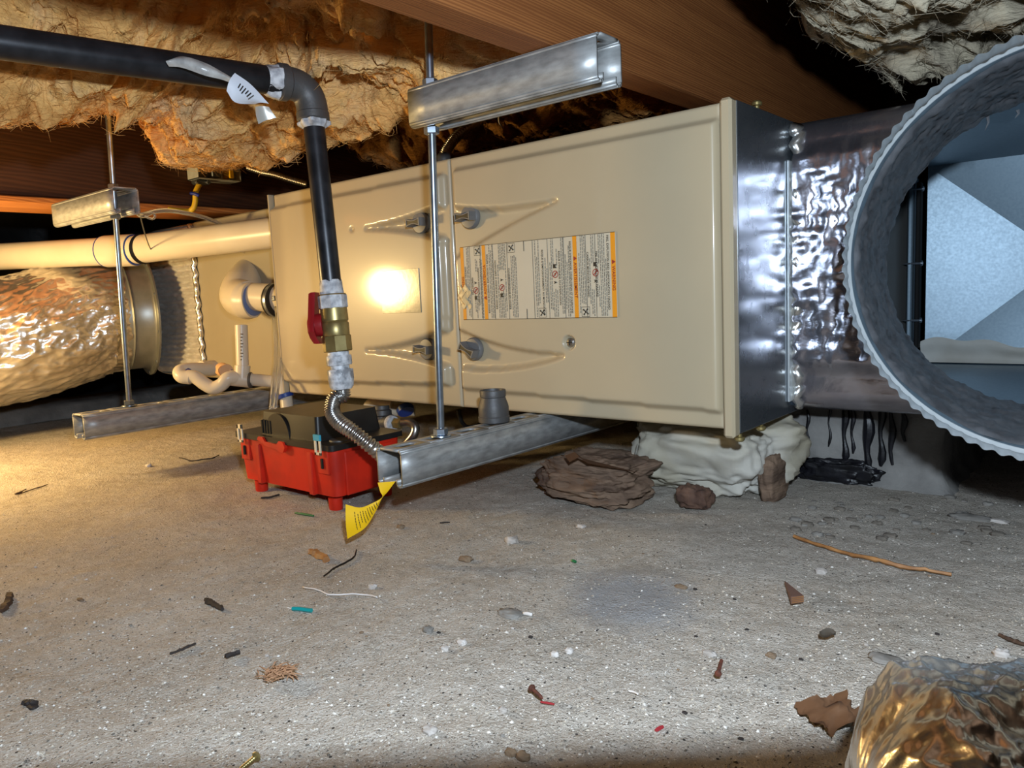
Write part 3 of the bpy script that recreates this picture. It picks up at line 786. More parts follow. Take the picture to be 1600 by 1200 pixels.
printed(0.987, 0.5, '\u25B2 WARNING', 0.0062, True, 'inkred'); printed(0.768, 0.5, '\u25B2 AVERTISSEMENT', 0.0062, True, 'inkred')
printed(0.012, 0.42, '\u25B2 WARNING', 0.0060, False, 'inkred'); printed(0.172, 0.5, '\u25B2 ADVERTENCIA', 0.0062, False, 'inkred')
HD = [(0.957, 0.53, 'FIRE, EXPLOSION AND ASPHYXIATION HAZARD', 0.0042, True), (0.893, 0.52, 'FIRE AND EXPLOSION HAZARD', 0.0040, True),
      (0.842, 0.52, 'CARBON MONOXIDE HAZARD', 0.0040, True),
      (0.740, 0.50, "RISQUE D'INCENDIE, D'EXPLOSION ET D'ASPHYXIE", 0.0040, True), (0.672, 0.50, "RISQUE D'INCENDIE OU D'EXPLOSION", 0.0040, True),
      (0.567, 0.46, "RISQUE D'EMPOISONNEMENT AU MONOXYDE", 0.0040, True),
      (0.034, 0.50, 'FIRE, EXPLOSION HAZARD', 0.0040, False), (0.082, 0.46, 'FIRE HAZARD', 0.0040, False), (0.128, 0.45, 'CARBON MONOXIDE POISONING', 0.0034, False),
      (0.196, 0.48, 'RIESGO DE INCENDIO, EXPLOSION Y ASFIXIA', 0.0040, False), (0.252, 0.46, 'RIESGO DE INCENDIO O EXPLOSION', 0.0040, False),
      (0.345, 0.40, 'RIESGO DE ENVENENAMIENTO', 0.0040, False)]
for (u_, v_, t_, s_, dn) in HD: printed(u_, v_, t_, s_, dn)
# fine print: rows of word-length strokes, too small to read in the photograph
b = MB()
cols = [0.046 + 0.0105 * i for i in range(2)] + [0.096, 0.107, 0.117, 0.140, 0.150] + [0.209 + 0.0105 * i for i in range(3)] + [0.266 + 0.0105 * i for i in range(6)] + [0.360 + 0.0105 * i for i in range(4)] + \
    [0.520 + 0.0105 * i for i in range(3)] + [0.582, 0.592, 0.612, 0.622, 0.632, 0.643, 0.654] + [0.684, 0.694, 0.708, 0.718, 0.728] + [0.790 + 0.0105 * i for i in range(4)] + [0.852, 0.862, 0.872, 0.904, 0.914, 0.924, 0.934, 0.944]
for c_ in cols:
    v_ = 0.02 + 0.12 * rnd.random() * (rnd.random() < 0.3); end = 0.985 if rnd.random() < 0.8 else rnd.uniform(0.6, 0.9)
    while v_ < end:
        ln = rnd.uniform(0.02, 0.06)
        if not (0.33 < v_ < 0.63 and any(a0 < c_ < a1 for a0, a1 in ((0.085, 0.125), (0.268, 0.315), (0.625, 0.668), (0.860, 0.912)))) and \
           not ((v_ + ln > 0.83 and (0.105 < c_ < 0.16 or 0.335 < c_ < 0.40)) or (v_ < 0.16 and (0.53 < c_ < 0.60 or 0.80 < c_ < 0.86))):
            lq(b, c_, v_, c_ + 0.0036, min(v_ + ln, 0.99), 0.0004)
        v_ += ln + 0.008
b.build('fine_print', M['inkgrey'], lab, kind='stuff')


def pictogram(u, v, s=0.010):
    b = MB(); x, z = LX0 + u * LW, LZ0 + v * LH
    for (dx0, dz0, dx1, dz1) in ((-1, -1, 1, -0.92), (-1, 0.92, 1, 1), (-1, -1, -0.92, 1), (0.92, -1, 1, 1)):
        b.add([(x + dx0 * s * .5, LY - .0006, z + dz0 * s * .5), (x + dx1 * s * .5, LY - .0006, z + dz0 * s * .5), (x + dx1 * s * .5, LY - .0006, z + dz1 * s * .5), (x + dx0 * s * .5, LY - .0006, z + dz1 * s * .5)], [(0, 1, 2, 3)])
    for k in range(4):
        a_ = PI / 4 + k * PI / 2
        pts = [(x + s * .44 * r * math.cos(a_ + d), LY - .0006, z + s * .44 * r * math.sin(a_ + d)) for r, d in ((0.12, 0), (0.6, 0.42), (1, 0.30), (0.9, -0.15))]
        b.add(pts, [(0, 1, 2, 3)])
    b.add([(x + s * .12 * math.cos(t), LY - .0007, z + s * .12 * math.sin(t)) for t in np.linspace(0, 2 * PI, 13)[:-1]], [tuple(range(12))])
    b.build('fan_symbol', M['ink'], lab)


for (u_, v_) in ((0.128, 0.925), (0.366, 0.925), (0.556, 0.075), (0.822, 0.075)): pictogram(u_, v_, 0.0125)


def no_flame(u, v, flip):
    x, z = LX0 + u * LW, LZ0 + v * LH; b = MB(); ro, ri = 0.0047, 0.0037
    n = 24; V = [(x + r * math.cos(2 * PI * k / n), LY - .0006, z + r * math.sin(2 * PI * k / n)) for r in (ro, ri) for k in range(n)]
    b.add(V, [(k, (k + 1) % n, n + (k + 1) % n, n + k) for k in range(n)])
    d = 0.0005
    b.add([(x - .0027 - d, LY - .0006, z - .0027 + d), (x - .0027 + d, LY - .0006, z - .0027 - d), (x + .0027 + d, LY - .0006, z + .0027 - d), (x + .0027 - d, LY - .0006, z + .0027 + d)], [(0, 1, 2, 3)])
    b.build('no_flame_symbol', M['inkred'], lab)
    b = MB()
    for s in (-1, 1):
        zc = z + s * 0.0105
        if s * flip > 0: b.add([(x - .0028, LY - .0006, zc - .002), (x + .0030, LY - .0006, zc), (x - .0028, LY - .0006, zc + .002), (x - .0012, LY - .0006, zc)], [(0, 1, 2, 3)])
        else: b.add([(x - .003, LY - .0006, zc - .0026), (x + .003, LY - .0006, zc - .0026), (x + .0006, LY - .0006, zc), (x + .003, LY - .0006, zc + .0026), (x - .003, LY - .0006, zc + .0026)], [(0, 1, 2), (0, 2, 4), (2, 3, 4)])
    b.add([(x - .0012, LY - .0005, z + .0012), (x, LY - .0005, z - .0022), (x + .0014, LY - .0005, z + .0006), (x + .0002, LY - .0005, z + .0020)], [(0, 1, 2, 3)])
    b.build('hazard_symbol', M['ink'], lab)


for (u_, v_, f_) in ((0.104, 0.40, 1), (0.292, 0.42, 1), (0.645, 0.55, -1), (0.886, 0.54, -1)): no_flame(u_, v_, f_)
# torn corner of tape over the left orange bar
P = np.zeros((12, 12, 3))
for i in range(12):
    for j in range(12):
        P[i, j] = (LX0 - 0.006 + 0.020 * i / 11 + 0.004 * math.sin(j * 0.9), LY - 0.0008 - 0.0012 * math.sin(PI * i / 11) * math.sin(PI * j / 11), LZ0 + 0.018 + 0.030 * j / 11 + 0.003 * math.sin(i))
MB().grid(P).build('tape_scrap', mat('torn_tape', (204, 182, 138), 0.35, bump=0.4, bscale=200), lab, sharp=0)
settle(fur)

# ------------------------------------------------------------------ left end: coil cabinet, foil plenum, flexible duct
coil = thing('coil_cabinet', 'tan sheet metal coil cabinet behind the white elbow left of the furnace', 'cabinet')
MB().cbox((-0.488, 0.10, G), (-0.004, 0.62, G + H), 0.003).build('case', M['beige_coil'], coil)
MB().cbox((-0.052, 0.093, G + 0.010), (-0.045, 0.10, G + 0.20), 0.001).build('corner_strip', M['beige_coil'], coil)
settle(coil)


def foil_face(x0, x1, z0, z1, y, ridge_n, amp, seed, plain=0.0, top=0.0, res=0.0028, wrap=0.03):
    """ridged foil-faced wrap: front sheet rolled round the top and bottom edges of the duct"""
    nx = int((x1 - x0) / res); nz = int((z1 - z0) / res) + 24
    u = np.linspace(0, 1, nx); t = np.linspace(0, 1, nz)
    Uu, T = np.meshgrid(u, t, indexing='ij')
    per = (z1 - z0) + 2 * wrap; sdist = T * per - wrap
    zz = np.clip(sdist, 0, z1 - z0); over = sdist - zz
    Xw = x0 + (x1 - x0) * Uu
    wob = 0.55 * fbm(np.stack([Xw * 34, zz * 22, 0 * Xw + seed], -1), 3)
    r = np.abs(np.sin(PI * ridge_n * (zz / (z1 - z0)) + 1.3 * wob)) ** 0.7
    mask = np.clip((zz - plain) / 0.012, 0, 1) * np.clip((z1 - z0 - top - zz) / 0.012, 0, 1)
    cr = fbm(np.stack([Xw * 30, zz * 60, 0 * Xw + seed], -1), 3, ridge=True)
    Yw = y - mask * (amp * r + 0.0012 * cr) - (1 - mask) * 0.0016 * fbm(np.stack([Xw * 9, zz * 90, 0 * Xw], -1), 3)
    k = np.abs(over) / wrap
    Yw = Yw + k * wrap * 0.92 + (0.012 * k * (1 - k))
    Zw = z0 + zz + np.sign(over) * 0.008 * np.sin(k * PI / 2)
    edge = np.minimum(zz, z1 - z0 - zz); Yw = Yw + 0.010 * np.clip(1 - edge / 0.022, 0, 1) ** 2
    return np.stack([Xw, Yw, Zw], -1)


splen = thing('supply_plenum', 'small foil-wrapped supply plenum left of the tan coil cabinet', 'duct')
MB().box((-0.72, 0.104, G + 0.004), (-0.49, 0.60, G + H - 0.004)).build('core', M['galv_in'], splen)
MB().grid(foil_face(-0.735, -0.488, G + 0.002, G + H - 0.002, 0.102, 27, 0.0085, 4, 0.0, 0.0, 0.0026)).build('foil_wrap', M['foil_dull'], splen, sharp=0)
b = MB(); b.tube([(-0.486 + 0.003 * math.sin(i * 1.7), 0.094 + 0.002 * math.cos(i * 2.3), G + 0.004 + (H - 0.008) * i / 40) for i in range(41)], 0.006, 8); b.build('tape_seam', M['foil2'], splen, sharp=0)
settle(splen)

A_ = dep(224, 492, 1.90); B_ = dep(0, 531, 1.72)
ax = Vector(B_ - A_); ax.z = 0; ax.normalize()
scol = thing('start_collar', 'dull galvanised round collar joining the flexible duct to the foil plenum', 'collar')
A0 = Vector(A_)
MB().lathe_open([(0.125, 0.001), (0.150, 0.0), (0.150, 0.004), (0.136, 0.006), (0.132, 0.012), (0.132, 0.050), (0.135, 0.053), (0.132, 0.056), (0.129, 0.085)], A0 - ax * 0.004, ax, 72).build('ring', mat('collar_zinc', (140, 142, 138), 0.35, 0.6, (120, 122, 118), 20), scol)
for k in range(10):
    t = 2 * PI * k / 10 + 0.2
    x_ = ax.orthogonal().normalized(); y_ = ax.cross(x_)
    MB().lathe([(0.004, 0), (0.0035, 0.002), (0, 0.003)], A0 + (x_ * math.cos(t) + y_ * math.sin(t)) * 0.143, ax, 8).build('rivet', M['zinc'], scol)
settle(scol)


def crinkled_tube(path, rad, seed, amp, nseg=160, sub=10, end_taper=None, spiral=1.0):
    P = spline(path, sub); n = len(P); P = np.array(P)
    T = np.gradient(P, axis=0); T /= np.linalg.norm(T, axis=1)[:, None]
    th = np.linspace(0, 2 * PI, nseg)
    out = np.zeros((n, nseg, 3)); s = np.concatenate([[0], np.cumsum(np.linalg.norm(np.diff(P, axis=0), axis=1))])
    for i in range(n):
        sd = np.cross(T[i], [0, 0, 1]); sd /= np.linalg.norm(sd); up = np.cross(sd, T[i])
        c_, s2 = np.cos(th), np.sin(th)
        r = rad(s[i] / s[-1]) if callable(rad) else rad
        q = np.stack([c_ * 3 + 0 * th, s2 * 3, np.full(nseg, s[i] * 9)], -1)
        diag = fbm(np.stack([c_ * 2.0 + s[i] * 5 * spiral, s2 * 2.0 + s[i] * 3, np.full(nseg, s[i] * 6 + seed)], -1), 3, 0.6, ridge=True)
        fine = fbm(q * 2.4 + seed, 3, 0.5, ridge=True)
        rr = r * (1 + amp * (0.75 * (diag - 0.6) + 0.32 * (fine - 0.5)))
        out[i] = P[i] + (sd[None] * c_[:, None] + up[None] * s2[:, None]) * rr[:, None]
    return out


duct_path = [A_ + np.array(ax) * 0.055, A_ + np.array(ax) * 0.12 + [0, 0, -0.002], B_ + [0, 0, -0.004], B_ + np.array(ax) * 0.3 + [-0.02, 0, -0.03], B_ + np.array(ax) * 0.65 + [-0.10, 0.05, -0.06]]
fd = crinkled_tube(duct_path, lambda s: 0.127 + 0.010 * min(1, s / 0.10) ** 0.6, 3, 0.05, 300, 80)
tag(MB().grid(fd).build('flexible_duct', M['foil2'], sharp=0), 'fat crinkled silver foil flexible duct at left under the white pipe', 'duct')

# ------------------------------------------------------------------ right end: foil return duct and crimped collar
rd = thing('return_duct', 'foil-wrapped return air duct box on the right end of the furnace', 'duct')
DX0, DX1, DY0, DY1 = L + 0.002, 1.56, 0.178, 0.755
near_c, near_r = Vector((1.198, -0.057, 0.298)), 0.1790
far_c, far_r = Vector((1.163, 0.176, 0.298)), 0.167
# front sheet with round opening
n = 72; V = []; F = []
for k in range(n):
    t = 2 * PI * k / n; V.append((far_c.x + far_r * 1.0 * math.cos(t), DY0, far_c.z + far_r * math.sin(t)))
for k in range(n):
    t = 2 * PI * k / n; c_, s2 = math.cos(t), math.sin(t)
    hx = (DX1 - far_c.x) if c_ > 0 else (far_c.x - DX0); hz = (G + H - 0.004 - far_c.z) if s2 > 0 else (far_c.z - G - 0.002)
    f_ = min(hx / max(abs(c_), 1e-6), hz / max(abs(s2), 1e-6)); f_ = max(f_, far_r * 1.002); V.append((far_c.x + c_ * f_, DY0, far_c.z + s2 * f_))
F = [(k, (k + 1) % n, n + (k + 1) % n, n + k) for k in range(n)]
b = MB().add(V, F)
b.build('front_sheet', M['galv_in'], rd)
zt, zb_ = G + H - 0.006, G + 0.004
b = MB().add([(DX0, DY0, zt), (DX1, DY0, zt), (DX1, DY1, zt), (DX0, DY1, zt), ((DX0 + DX1) / 2, (DY0 + DY1) / 2, zt - 0.012)], [(0, 1, 4), (1, 2, 4), (2, 3, 4), (3, 0, 4)]); b.build('top_sheet', M['galv_in'], rd, sharp=0.5)
b = MB().add([(DX0, DY0, zb_), (DX1, DY0, zb_), (DX1, DY1, zb_), (DX0, DY1, zb_), ((DX0 + DX1) / 2, (DY0 + DY1) / 2, zb_ + 0.010)], [(0, 1, 4), (1, 2, 4), (2, 3, 4), (3, 0, 4)]); b.build('bottom_sheet', M['galv_in'], rd, sharp=0.5)
bx0, bx1 = 0.925, 1.335
xm, zm, ym_ = (bx0 + bx1) / 2, (zb_ + zt) / 2, DY1 + 0.034
MB().add([(bx0, DY1 - 0.001, zb_), (bx1, DY1 - 0.001, zb_), (bx1, DY1 - 0.001, zt), (bx0, DY1 - 0.001, zt), (xm, ym_, zm)], [(0, 1, 4), (1, 2, 4), (2, 3, 4), (3, 0, 4)]).build('back_sheet', M['galv_in'], rd, sharp=1, label='cross-broken galvanised back sheet')
MB().box((bx1, DY1 - 0.004, zb_), (DX1, DY1, zt)).build('back_filler', M['galv_in'], rd)
MB().box((DX1 - 0.001, DY0, zb_), (DX1, DY1, zt)).build('end_sheet', M['galv_in'], rd)
MB().cbox((DX0, DY0 + 0.03, zb_), (DX0 + 0.003, DY1 + 0.0, zt), 0.0005).build('inner_side', mat('grey_primer', (120, 120, 118), 0.5), rd, label='smooth grey inner side')
MB().cbox((0.905, DY1 - 0.055, zb_ + 0.035), (0.913, DY1 - 0.012, zt - 0.02), 0.002).build('drive_cleat', M['galv_in'], rd)
MB().cbox((0.916, DY1 - 0.048, zb_ + 0.03), (0.924, DY1 - 0.030, zt - 0.03), 0.002).build('drive_cleat', M['blackdk'], rd)
for zz in (0.20, 0.302, 0.432):
    MB().lathe([(0.0022, 0), (0.0022, 0.018), (0.0, 0.03)], (0.926, DY1 - 0.05, zz), (-1, -0.2, 0), 8).lathe([(0.005, 0), (0.0045, 0.003), (0, 0.004)], (0.926, DY1 - 0.05, zz), (1, 0.2, 0), 10).build('screw', M['zinc'], rd)
# pale strip with a wavy top along the foot of the back sheet
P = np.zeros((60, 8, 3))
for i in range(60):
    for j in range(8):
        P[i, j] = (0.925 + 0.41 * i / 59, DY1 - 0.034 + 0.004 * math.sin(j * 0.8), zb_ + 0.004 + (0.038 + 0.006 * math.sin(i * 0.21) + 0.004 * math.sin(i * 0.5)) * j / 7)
MB().grid(P).build('pale_strip', mat('white_strip', (196, 196, 190), 0.6, 0, (176, 172, 162), 12, bump=0.3, bscale=20, bdist=0.004), rd, sharp=0)
# outer foil wrap, cut round the collar
fw = MB().grid(foil_face(DX0 + 0.004, 1.345, G + 0.002, G + H - 0.003, 0.166, 20, 0.0125, 2, 0.048, 0.03, 0.0026, 0.5))
_v = fw.V[0]; _in = np.hypot(_v[:, 0] - far_c.x, _v[:, 2] - far_c.z) < far_r + 0.004
fw.F = [f for f in fw.F if not any(_in[i] for i in f)]; fw.M = [0] * len(fw.F)
fw.build('foil_wrap', M['foil'], rd, sharp=0)
MB().tube([(DX0 + 0.007 + 0.003 * math.sin(i * 2.1), 0.165 + 0.003 * math.cos(i * 1.3), G + 0.004 + (H - 0.012) * i / 60) for i in range(61)], [0.006 + 0.003 * math.sin(i * 2.9) ** 2 for i in range(61)], 9).build('tape_seam', M['foil2'], rd, sharp=0)
MB().cbox((L + 0.001, 0.150, G + 0.012), (L + 0.004, 0.176, G + H - 0.05), 0.001).build('connecting_flange', M['galv'], rd)
settle(rd)

col = thing('crimped_collar', 'large round galvanised collar with a crimped rim facing the camera at right', 'collar')
seg_n = 672; cr_n = 84
V = []; rows = []
axis = (near_c - far_c); ln = axis.length
hs = [0.0, 0.008, 0.018, 0.028, 0.036, 0.039, 0.043, 0.047, 0.050]
b = MB()
Pg = np.zeros((len(hs) + 8, seg_n + 1, 3))
for i, h_ in enumerate(hs + [0.062, 0.09, 0.12, 0.15, 0.18, 0.20, 0.225, ln]):
    t = h_ / ln; c_ = near_c.lerp(far_c, t); r0 = near_r + (far_r - near_r) * max(0, (t - 0.15) / 0.85)
    for k in range(seg_n + 1):
        th = 2 * PI * k / seg_n
        r = r0
        if h_ < 0.037: r -= 0.0027 * (0.5 + 0.5 * math.cos(cr_n * th)) * (1 - max(0, (h_ - 0.026) / 0.011)) - 0.001
        elif h_ < 0.046: r += 0.0035 * math.sin((h_ - 0.037) / 0.009 * PI)
        Pg[i, k] = (c_.x + r * math.cos(th), c_.y, c_.z + r * math.sin(th))
sh = MB().grid(Pg[:9]); sh.build('rim', mat('rim_zinc', (232, 240, 243), 0.38, 0.1, (220, 229, 233), 70), col, sharp=0, label='crimped bright galvanised rim')
sl = MB().grid(Pg[8:] ); sl.build('sleeve', M['galv_in'], col, sharp=0)
P = np.zeros((40, seg_n + 1, 3))
for i, t in enumerate(np.linspace(0.24, 1.0, 40)):
    c_ = near_c.lerp(far_c, t); r0 = near_r + (far_r - near_r) * max(0, (t - 0.15) / 0.85)
    th = np.linspace(0, 2 * PI, seg_n + 1)
    q = np.stack([np.cos(th) * 9, np.sin(th) * 9, np.full(seg_n + 1, t * 5.0)], -1)
    thick = 0.0024 + 0.0026 * fbm(q, 3) + 0.0016 * fbm(q * np.array([1, 1, 6.0]), 3, ridge=True)
    edge = np.clip((t - 0.24 - 0.05 * (0.6 + fbm(np.stack([np.cos(th) * 2, np.sin(th) * 2, 0 * th], -1), 3))) / 0.03, -0.6, 1)
    r = r0 - thick * edge + (edge < 0) * 0.001
    P[i] = np.stack([c_.x + r * np.cos(th), np.full(seg_n + 1, c_.y), c_.z + r * np.sin(th)], -1)
MB().grid(P).build('mastic_coat', M['mastic'], col, sharp=0, label='brushed dark grey duct mastic')
for px, py, dy in ((1543, 180, 16), (1590, 172, 8)):
    p0 = at(px, py, 1, 0.176); MB().tube([p0, p0 + np.array([0.001, 0, -dy * 0.0005]), p0 + np.array([-0.002, 0, -dy * 0.0010])], [0.002, 0.0012, 0.0003], 6).build('mastic_drip', M['mastic'], col)
settle(col)

# ------------------------------------------------------------------ strut channels and hanger rods
def strut(name, label, length, x_off, slots, group, w_=0.0413, h_=0.0413):
    """channel along +Y from the origin, web on top at z = 0, open side down"""
    r = 0.004; half = w_ / 2; lip = 0.0095
    pr = [(-half + lip, -h_ + 0.008), (-half + lip, -h_ + 0.002), (-half + lip - 0.002, -h_), (-half + r, -h_), (-half + r * .3, -h_ + r * .3), (-half, -h_ + r), (-half, -r), (-half + r * .3, -r * .3), (-half + r, 0)]
    pr = pr + [(-p[0], p[1]) for p in reversed(pr)]
    b = MB(); nweb = 8
    ysn = np.linspace(0, length, max(2, int(length / 0.0254) + 1))
    for i in range(len(pr) - 1):
        if i == nweb: continue
        P = np.zeros((len(ysn), 2, 3))
        for j, y in enumerate(ysn):
            P[j, 0] = (pr[i][0], y, pr[i][1]); P[j, 1] = (pr[i + 1][0], y, pr[i + 1][1])
        b.grid(P)
    x0, x1 = pr[nweb][0], pr[nweb + 1][0]
    if slots:
        y = 0.0; pit = 0.0508
        while y < length - 1e-6:
            y2 = min(y + pit, length); yc = (y + y2) / 2; sl = 0.0143; sw = 0.0071
            if y2 - y < pit * 0.95:
                b.add([(x0, y, 0), (x1, y, 0), (x1, y2, 0), (x0, y2, 0)], [(0, 1, 2, 3)]); break
            inn = [(sw * math.cos(t), yc + (sl - sw) * (1 if math.sin(t) >= 0 else -1) * (abs(math.sin(t)) > 1e-3) + sw * math.sin(t)) for t in np.linspace(0, 2 * PI, 13)[:-1]]
            outp = []
            for (xi, yi) in inn:
                dx, dy = xi, yi - yc
                f_ = min((x1) / abs(dx) if abs(dx) > 1e-9 else 9e9, (pit / 2) / abs(dy) if abs(dy) > 1e-9 else 9e9); outp.append((dx * f_, yc + dy * f_))
            nI = len(inn); V = [(p[0], p[1], 0) for p in inn] + [(p[0], p[1], 0) for p in outp]
            b.add(V, [(k, (k + 1) % nI, nI + (k + 1) % nI, nI + k) for k in range(nI)])
            for sx in (x0, x1):
                for yy in (y, y2):
                    # corner fillers between the radial outline and the rectangle corner
                    cand = sorted(outp, key=lambda p: (p[0] - sx) ** 2 + (p[1] - yy) ** 2)[:3]
                    cxy = [p for p in cand if abs(p[0] - sx) < 1e-6][:1] + [p for p in cand if abs(p[1] - yy) < 1e-6][:1]
                    if len(cxy) == 2: b.add([(sx, yy, 0), (cxy[0][0], cxy[0][1], 0), (cxy[1][0], cxy[1][1], 0)], [(0, 1, 2)])
            y = y2
    else:
        b.add([(x0, 0, 0), (x1, 0, 0), (x1, length, 0), (x0, length, 0)], [(0, 1, 2, 3)])
    o = b.build(name, M['strut'], sharp=50)
    m = o.modifiers.new('thick', 'SOLIDIFY'); m.thickness = 0.0026; m.offset = -1 if False else 0
    return tag(o, label, 'strut channel', group)


s1 = strut('strut_channel', 'lower slotted strut channel under the furnace with a pipe coupling standing on it', 0.95, 0, True, 'strut channels')
s1.location = (0.5905, -0.266, G - 0.0015); s1.rotation_euler = (0, 0, -0.015)
s2 = strut('strut_channel', 'lower left strut channel with its open end near the flexible duct', 0.85, 0, True, 'strut channels')
s2.location = (-0.142, -0.32, G - 0.003); s2.rotation_euler = (0, 0, 0.02)
s3 = strut('strut_channel', 'short strut channel bolted below the wooden joist at top centre', 0.252, 0, True, 'strut channels')
s3.location = (0.596, -0.187, 0.5155); s3.rotation_euler = (0, 0, -PI / 2)
s4 = strut('strut_channel', 'short strut channel high at left below the dark beam', 0.262, 0, True, 'strut channels')
s4.location = (-0.340, -0.23, 0.487); s4.rotation_euler = (0, 0, -PI / 2)


def hanger(label, p0, p1, nuts):
    root = thing('threaded_rod', label, 'rod', 'threaded hanger rods')
    p0 = Vector(p0); p1 = Vector(p1); d = (p1 - p0); ln = d.length; pr = []
    nth = int(ln / 0.0016)
    for i in range(nth):
        pr += [(0.0041, i * 0.0016), (0.0049, i * 0.0016 + 0.0008)]
    MB().lathe(pr, p0, d, 12).build('rod', M['zinc'], root, sharp=0)
    u_ = d.normalized()
    for (z, wash) in nuts:
        t = (z - p0.z) / u_.z; c_ = p0 + u_ * t
        MB().lathe([(0.0075, 0), (0.0088, 0.0012), (0.0088, 0.0075), (0.0075, 0.0087)], c_ + Vector((0, 0, 0.0016)), (0, 0, 1), 6).build('hex_nut', M['zinc'], root)
        if wash: MB().lathe([(0.0125, 0), (0.0128, 0.0004), (0.0125, 0.0016)], c_, (0, 0, 1), 28).build('washer', M['zinc'], root)
    settle(root); return root


hanger('long threaded rod in front of the furnace doors, nut on the lower strut', (0.5915, -0.185, 0.070), (0.6165, -0.187, 0.66), [(G + 0.0005, True), (0.517, False), (0.465, False)])
hanger('threaded rod at left between the two left strut channels', (-0.150, -0.231, 0.075), (-0.106, -0.231, 0.66), [(G - 0.0005, True), (0.488, False), (0.438, False)])

# reducing coupling on the strut
rc = thing('reducing_coupling', 'dark cast iron reducing pipe coupling standing on the lower strut', 'pipe fitting')
c0 = at(770, 660, 2, G)
MB().lathe([(0.0200, 0), (0.0208, 0.001), (0.0208, 0.0075), (0.0200, 0.0085), (0.0202, 0.020), (0.0195, 0.023), (0.0168, 0.031), (0.0163, 0.033), (0.0172, 0.034), (0.0174, 0.041), (0.0168, 0.0425), (0.0135, 0.0425), (0.0130, 0.038), (0.0130, 0.006), (0.0, 0.005)], (c0[0] - 0.001, c0[1] + 0.004, G + 0.0003), (0, 0, 1), 48).build('body', M['castiron'], rc)
settle(rc)

# ------------------------------------------------------------------ gas line
gas = thing('gas_pipe', 'black iron gas pipe with elbow dropping in front of the left furnace door', 'pipe')
E_ = Vector(dep(484, 150, 0.955)); vt = Vector(dep(491, 200, 0.965)); vb = Vector(dep(519, 462, 0.98))
hl = Vector(dep(0, 86, 0.745)); hd = (hl - E_).normalized()
vd = (vb - vt).normalized()
E_ = vt - vd * 0.052
MB().cyl(E_ + hd * 0.02, E_ + hd * 1.25, 0.0167, 28).build('horizontal_pipe', M['iron'], gas)
MB().cyl(vt - vd * 0.02, vb, 0.0134, 28).build('drop_pipe', M['iron'], gas)
arcp = []
for t in np.linspace(0, 1, 14):
    a_ = E_ + hd * 0.030; c_ = E_ + vd * 0.030
    arcp.append(a_ * (1 - t) ** 2 + E_ * 2 * t * (1 - t) + c_ * t * t)
b = MB().tube([E_ + hd * 0.040] + arcp + [E_ + vd * 0.040], 0.0195, 28)
b.lathe([(0.020, 0), (0.0222, 0.002), (0.0222, 0.011), (0.020, 0.013)], E_ + hd * 0.030, hd, 32)
b.lathe([(0.0188, 0), (0.0205, 0.002), (0.0205, 0.010), (0.0185, 0.012)], E_ + vd * 0.032, vd, 32)
b.build('elbow', M['castiron'], gas)
wobble = lambda r, h, t: r * (1 + 0.10 * math.sin(3 * t) + 0.08 * math.sin(7 * t + 1) + 0.05 * math.sin(11 * t + h * 300))
MB().lathe([(0.0168, 0), (0.0200, 0.001), (0.0195, 0.006), (0.0180, 0.012), (0.0167, 0.017)], E_ + hd * 0.042, hd, 40, rmod=lambda r, h, t: wobble(r, h, t) if r > 0.017 else r).build('thread_sealant', M['dope'], gas, label='smeared white pipe thread sealant')
MB().lathe([(0.0150, 0), (0.0190, 0.0005), (0.0185, 0.004), (0.0136, 0.009)], E_ + vd * 0.0435, vd, 40, rmod=lambda r, h, t: wobble(r, h, t) if r > 0.014 else r).build('thread_sealant', M['dope'], gas, label='smeared white pipe thread sealant')
MB().lathe([(0.0135, 0), (0.0142, 0.004), (0.0150, 0.018), (0.0150, 0.024)], vb - vd * 0.020, vd, 40, rmod=lambda r, h, t: r * (1 + 0.05 * math.sin(5 * t + h * 200))).build('thread_sealant', M['dope'], gas, label='smeared white pipe thread sealant')
settle(gas)

vs = vb
gv = thing('gas_shutoff_valve', 'brass gas shut-off valve with red handle below the black pipe', 'valve')
hexm = lambda b_, o, h0, h1, r: b_.lathe([(r * 0.94, h0), (r, h0 + 0.0012), (r, h1 - 0.0012), (r * 0.94, h1)], o, vd, 8)
b = MB(); hexm(b, vs, -0.002, 0.017, 0.0180)
b.lathe([(0.0168, 0.016), (0.0172, 0.020), (0.0175, 0.032), (0.0160, 0.034), (0.0175, 0.036), (0.0172, 0.050), (0.0165, 0.052)], vs, vd, 36)
hexm(b, vs, 0.051, 0.072, 0.0185)
b.build('body', M['brass'], gv)
b = MB(); hexm(b, vs, -0.001, 0.0165, 0.0186); b.build('sealed_collar', M['dope'], gv, label='valve hex smeared with white sealant')
# side stem and lever handle
sd = Vector((-0.78, -0.60, 0.0)); sd = (sd - vd * sd.dot(vd)).normalized()
q0 = vs + vd * 0.036
MB().lathe([(0.0085, 0.012), (0.0085, 0.022), (0.006, 0.023), (0.006, 0.030)], q0, sd, 20).build('stem', M['brass'], gv)
fr = sd.cross(vd).normalized()
hp = [(-0.0075, -0.042), (0.0075, -0.042), (0.0085, -0.010), (0.0135, -0.002), (0.0140, 0.008), (0.0085, 0.016), (0.008, 0.024), (-0.008, 0.024), (-0.0085, 0.016), (-0.0140, 0.008), (-0.0135, -0.002), (-0.0085, -0.010)]
Vh = []
for dd in (0.019, 0.024, 0.028):
    k = 0.86 if dd == 0.028 else 1.0
    for (p_, q_) in hp: Vh.append(q0 + sd * (dd + (0.004 if abs(q_) < 0.02 else 0)) + fr * p_ * k * 1.3 + vd * q_ * (0.97 if k < 1 else 1))
nh = len(hp)
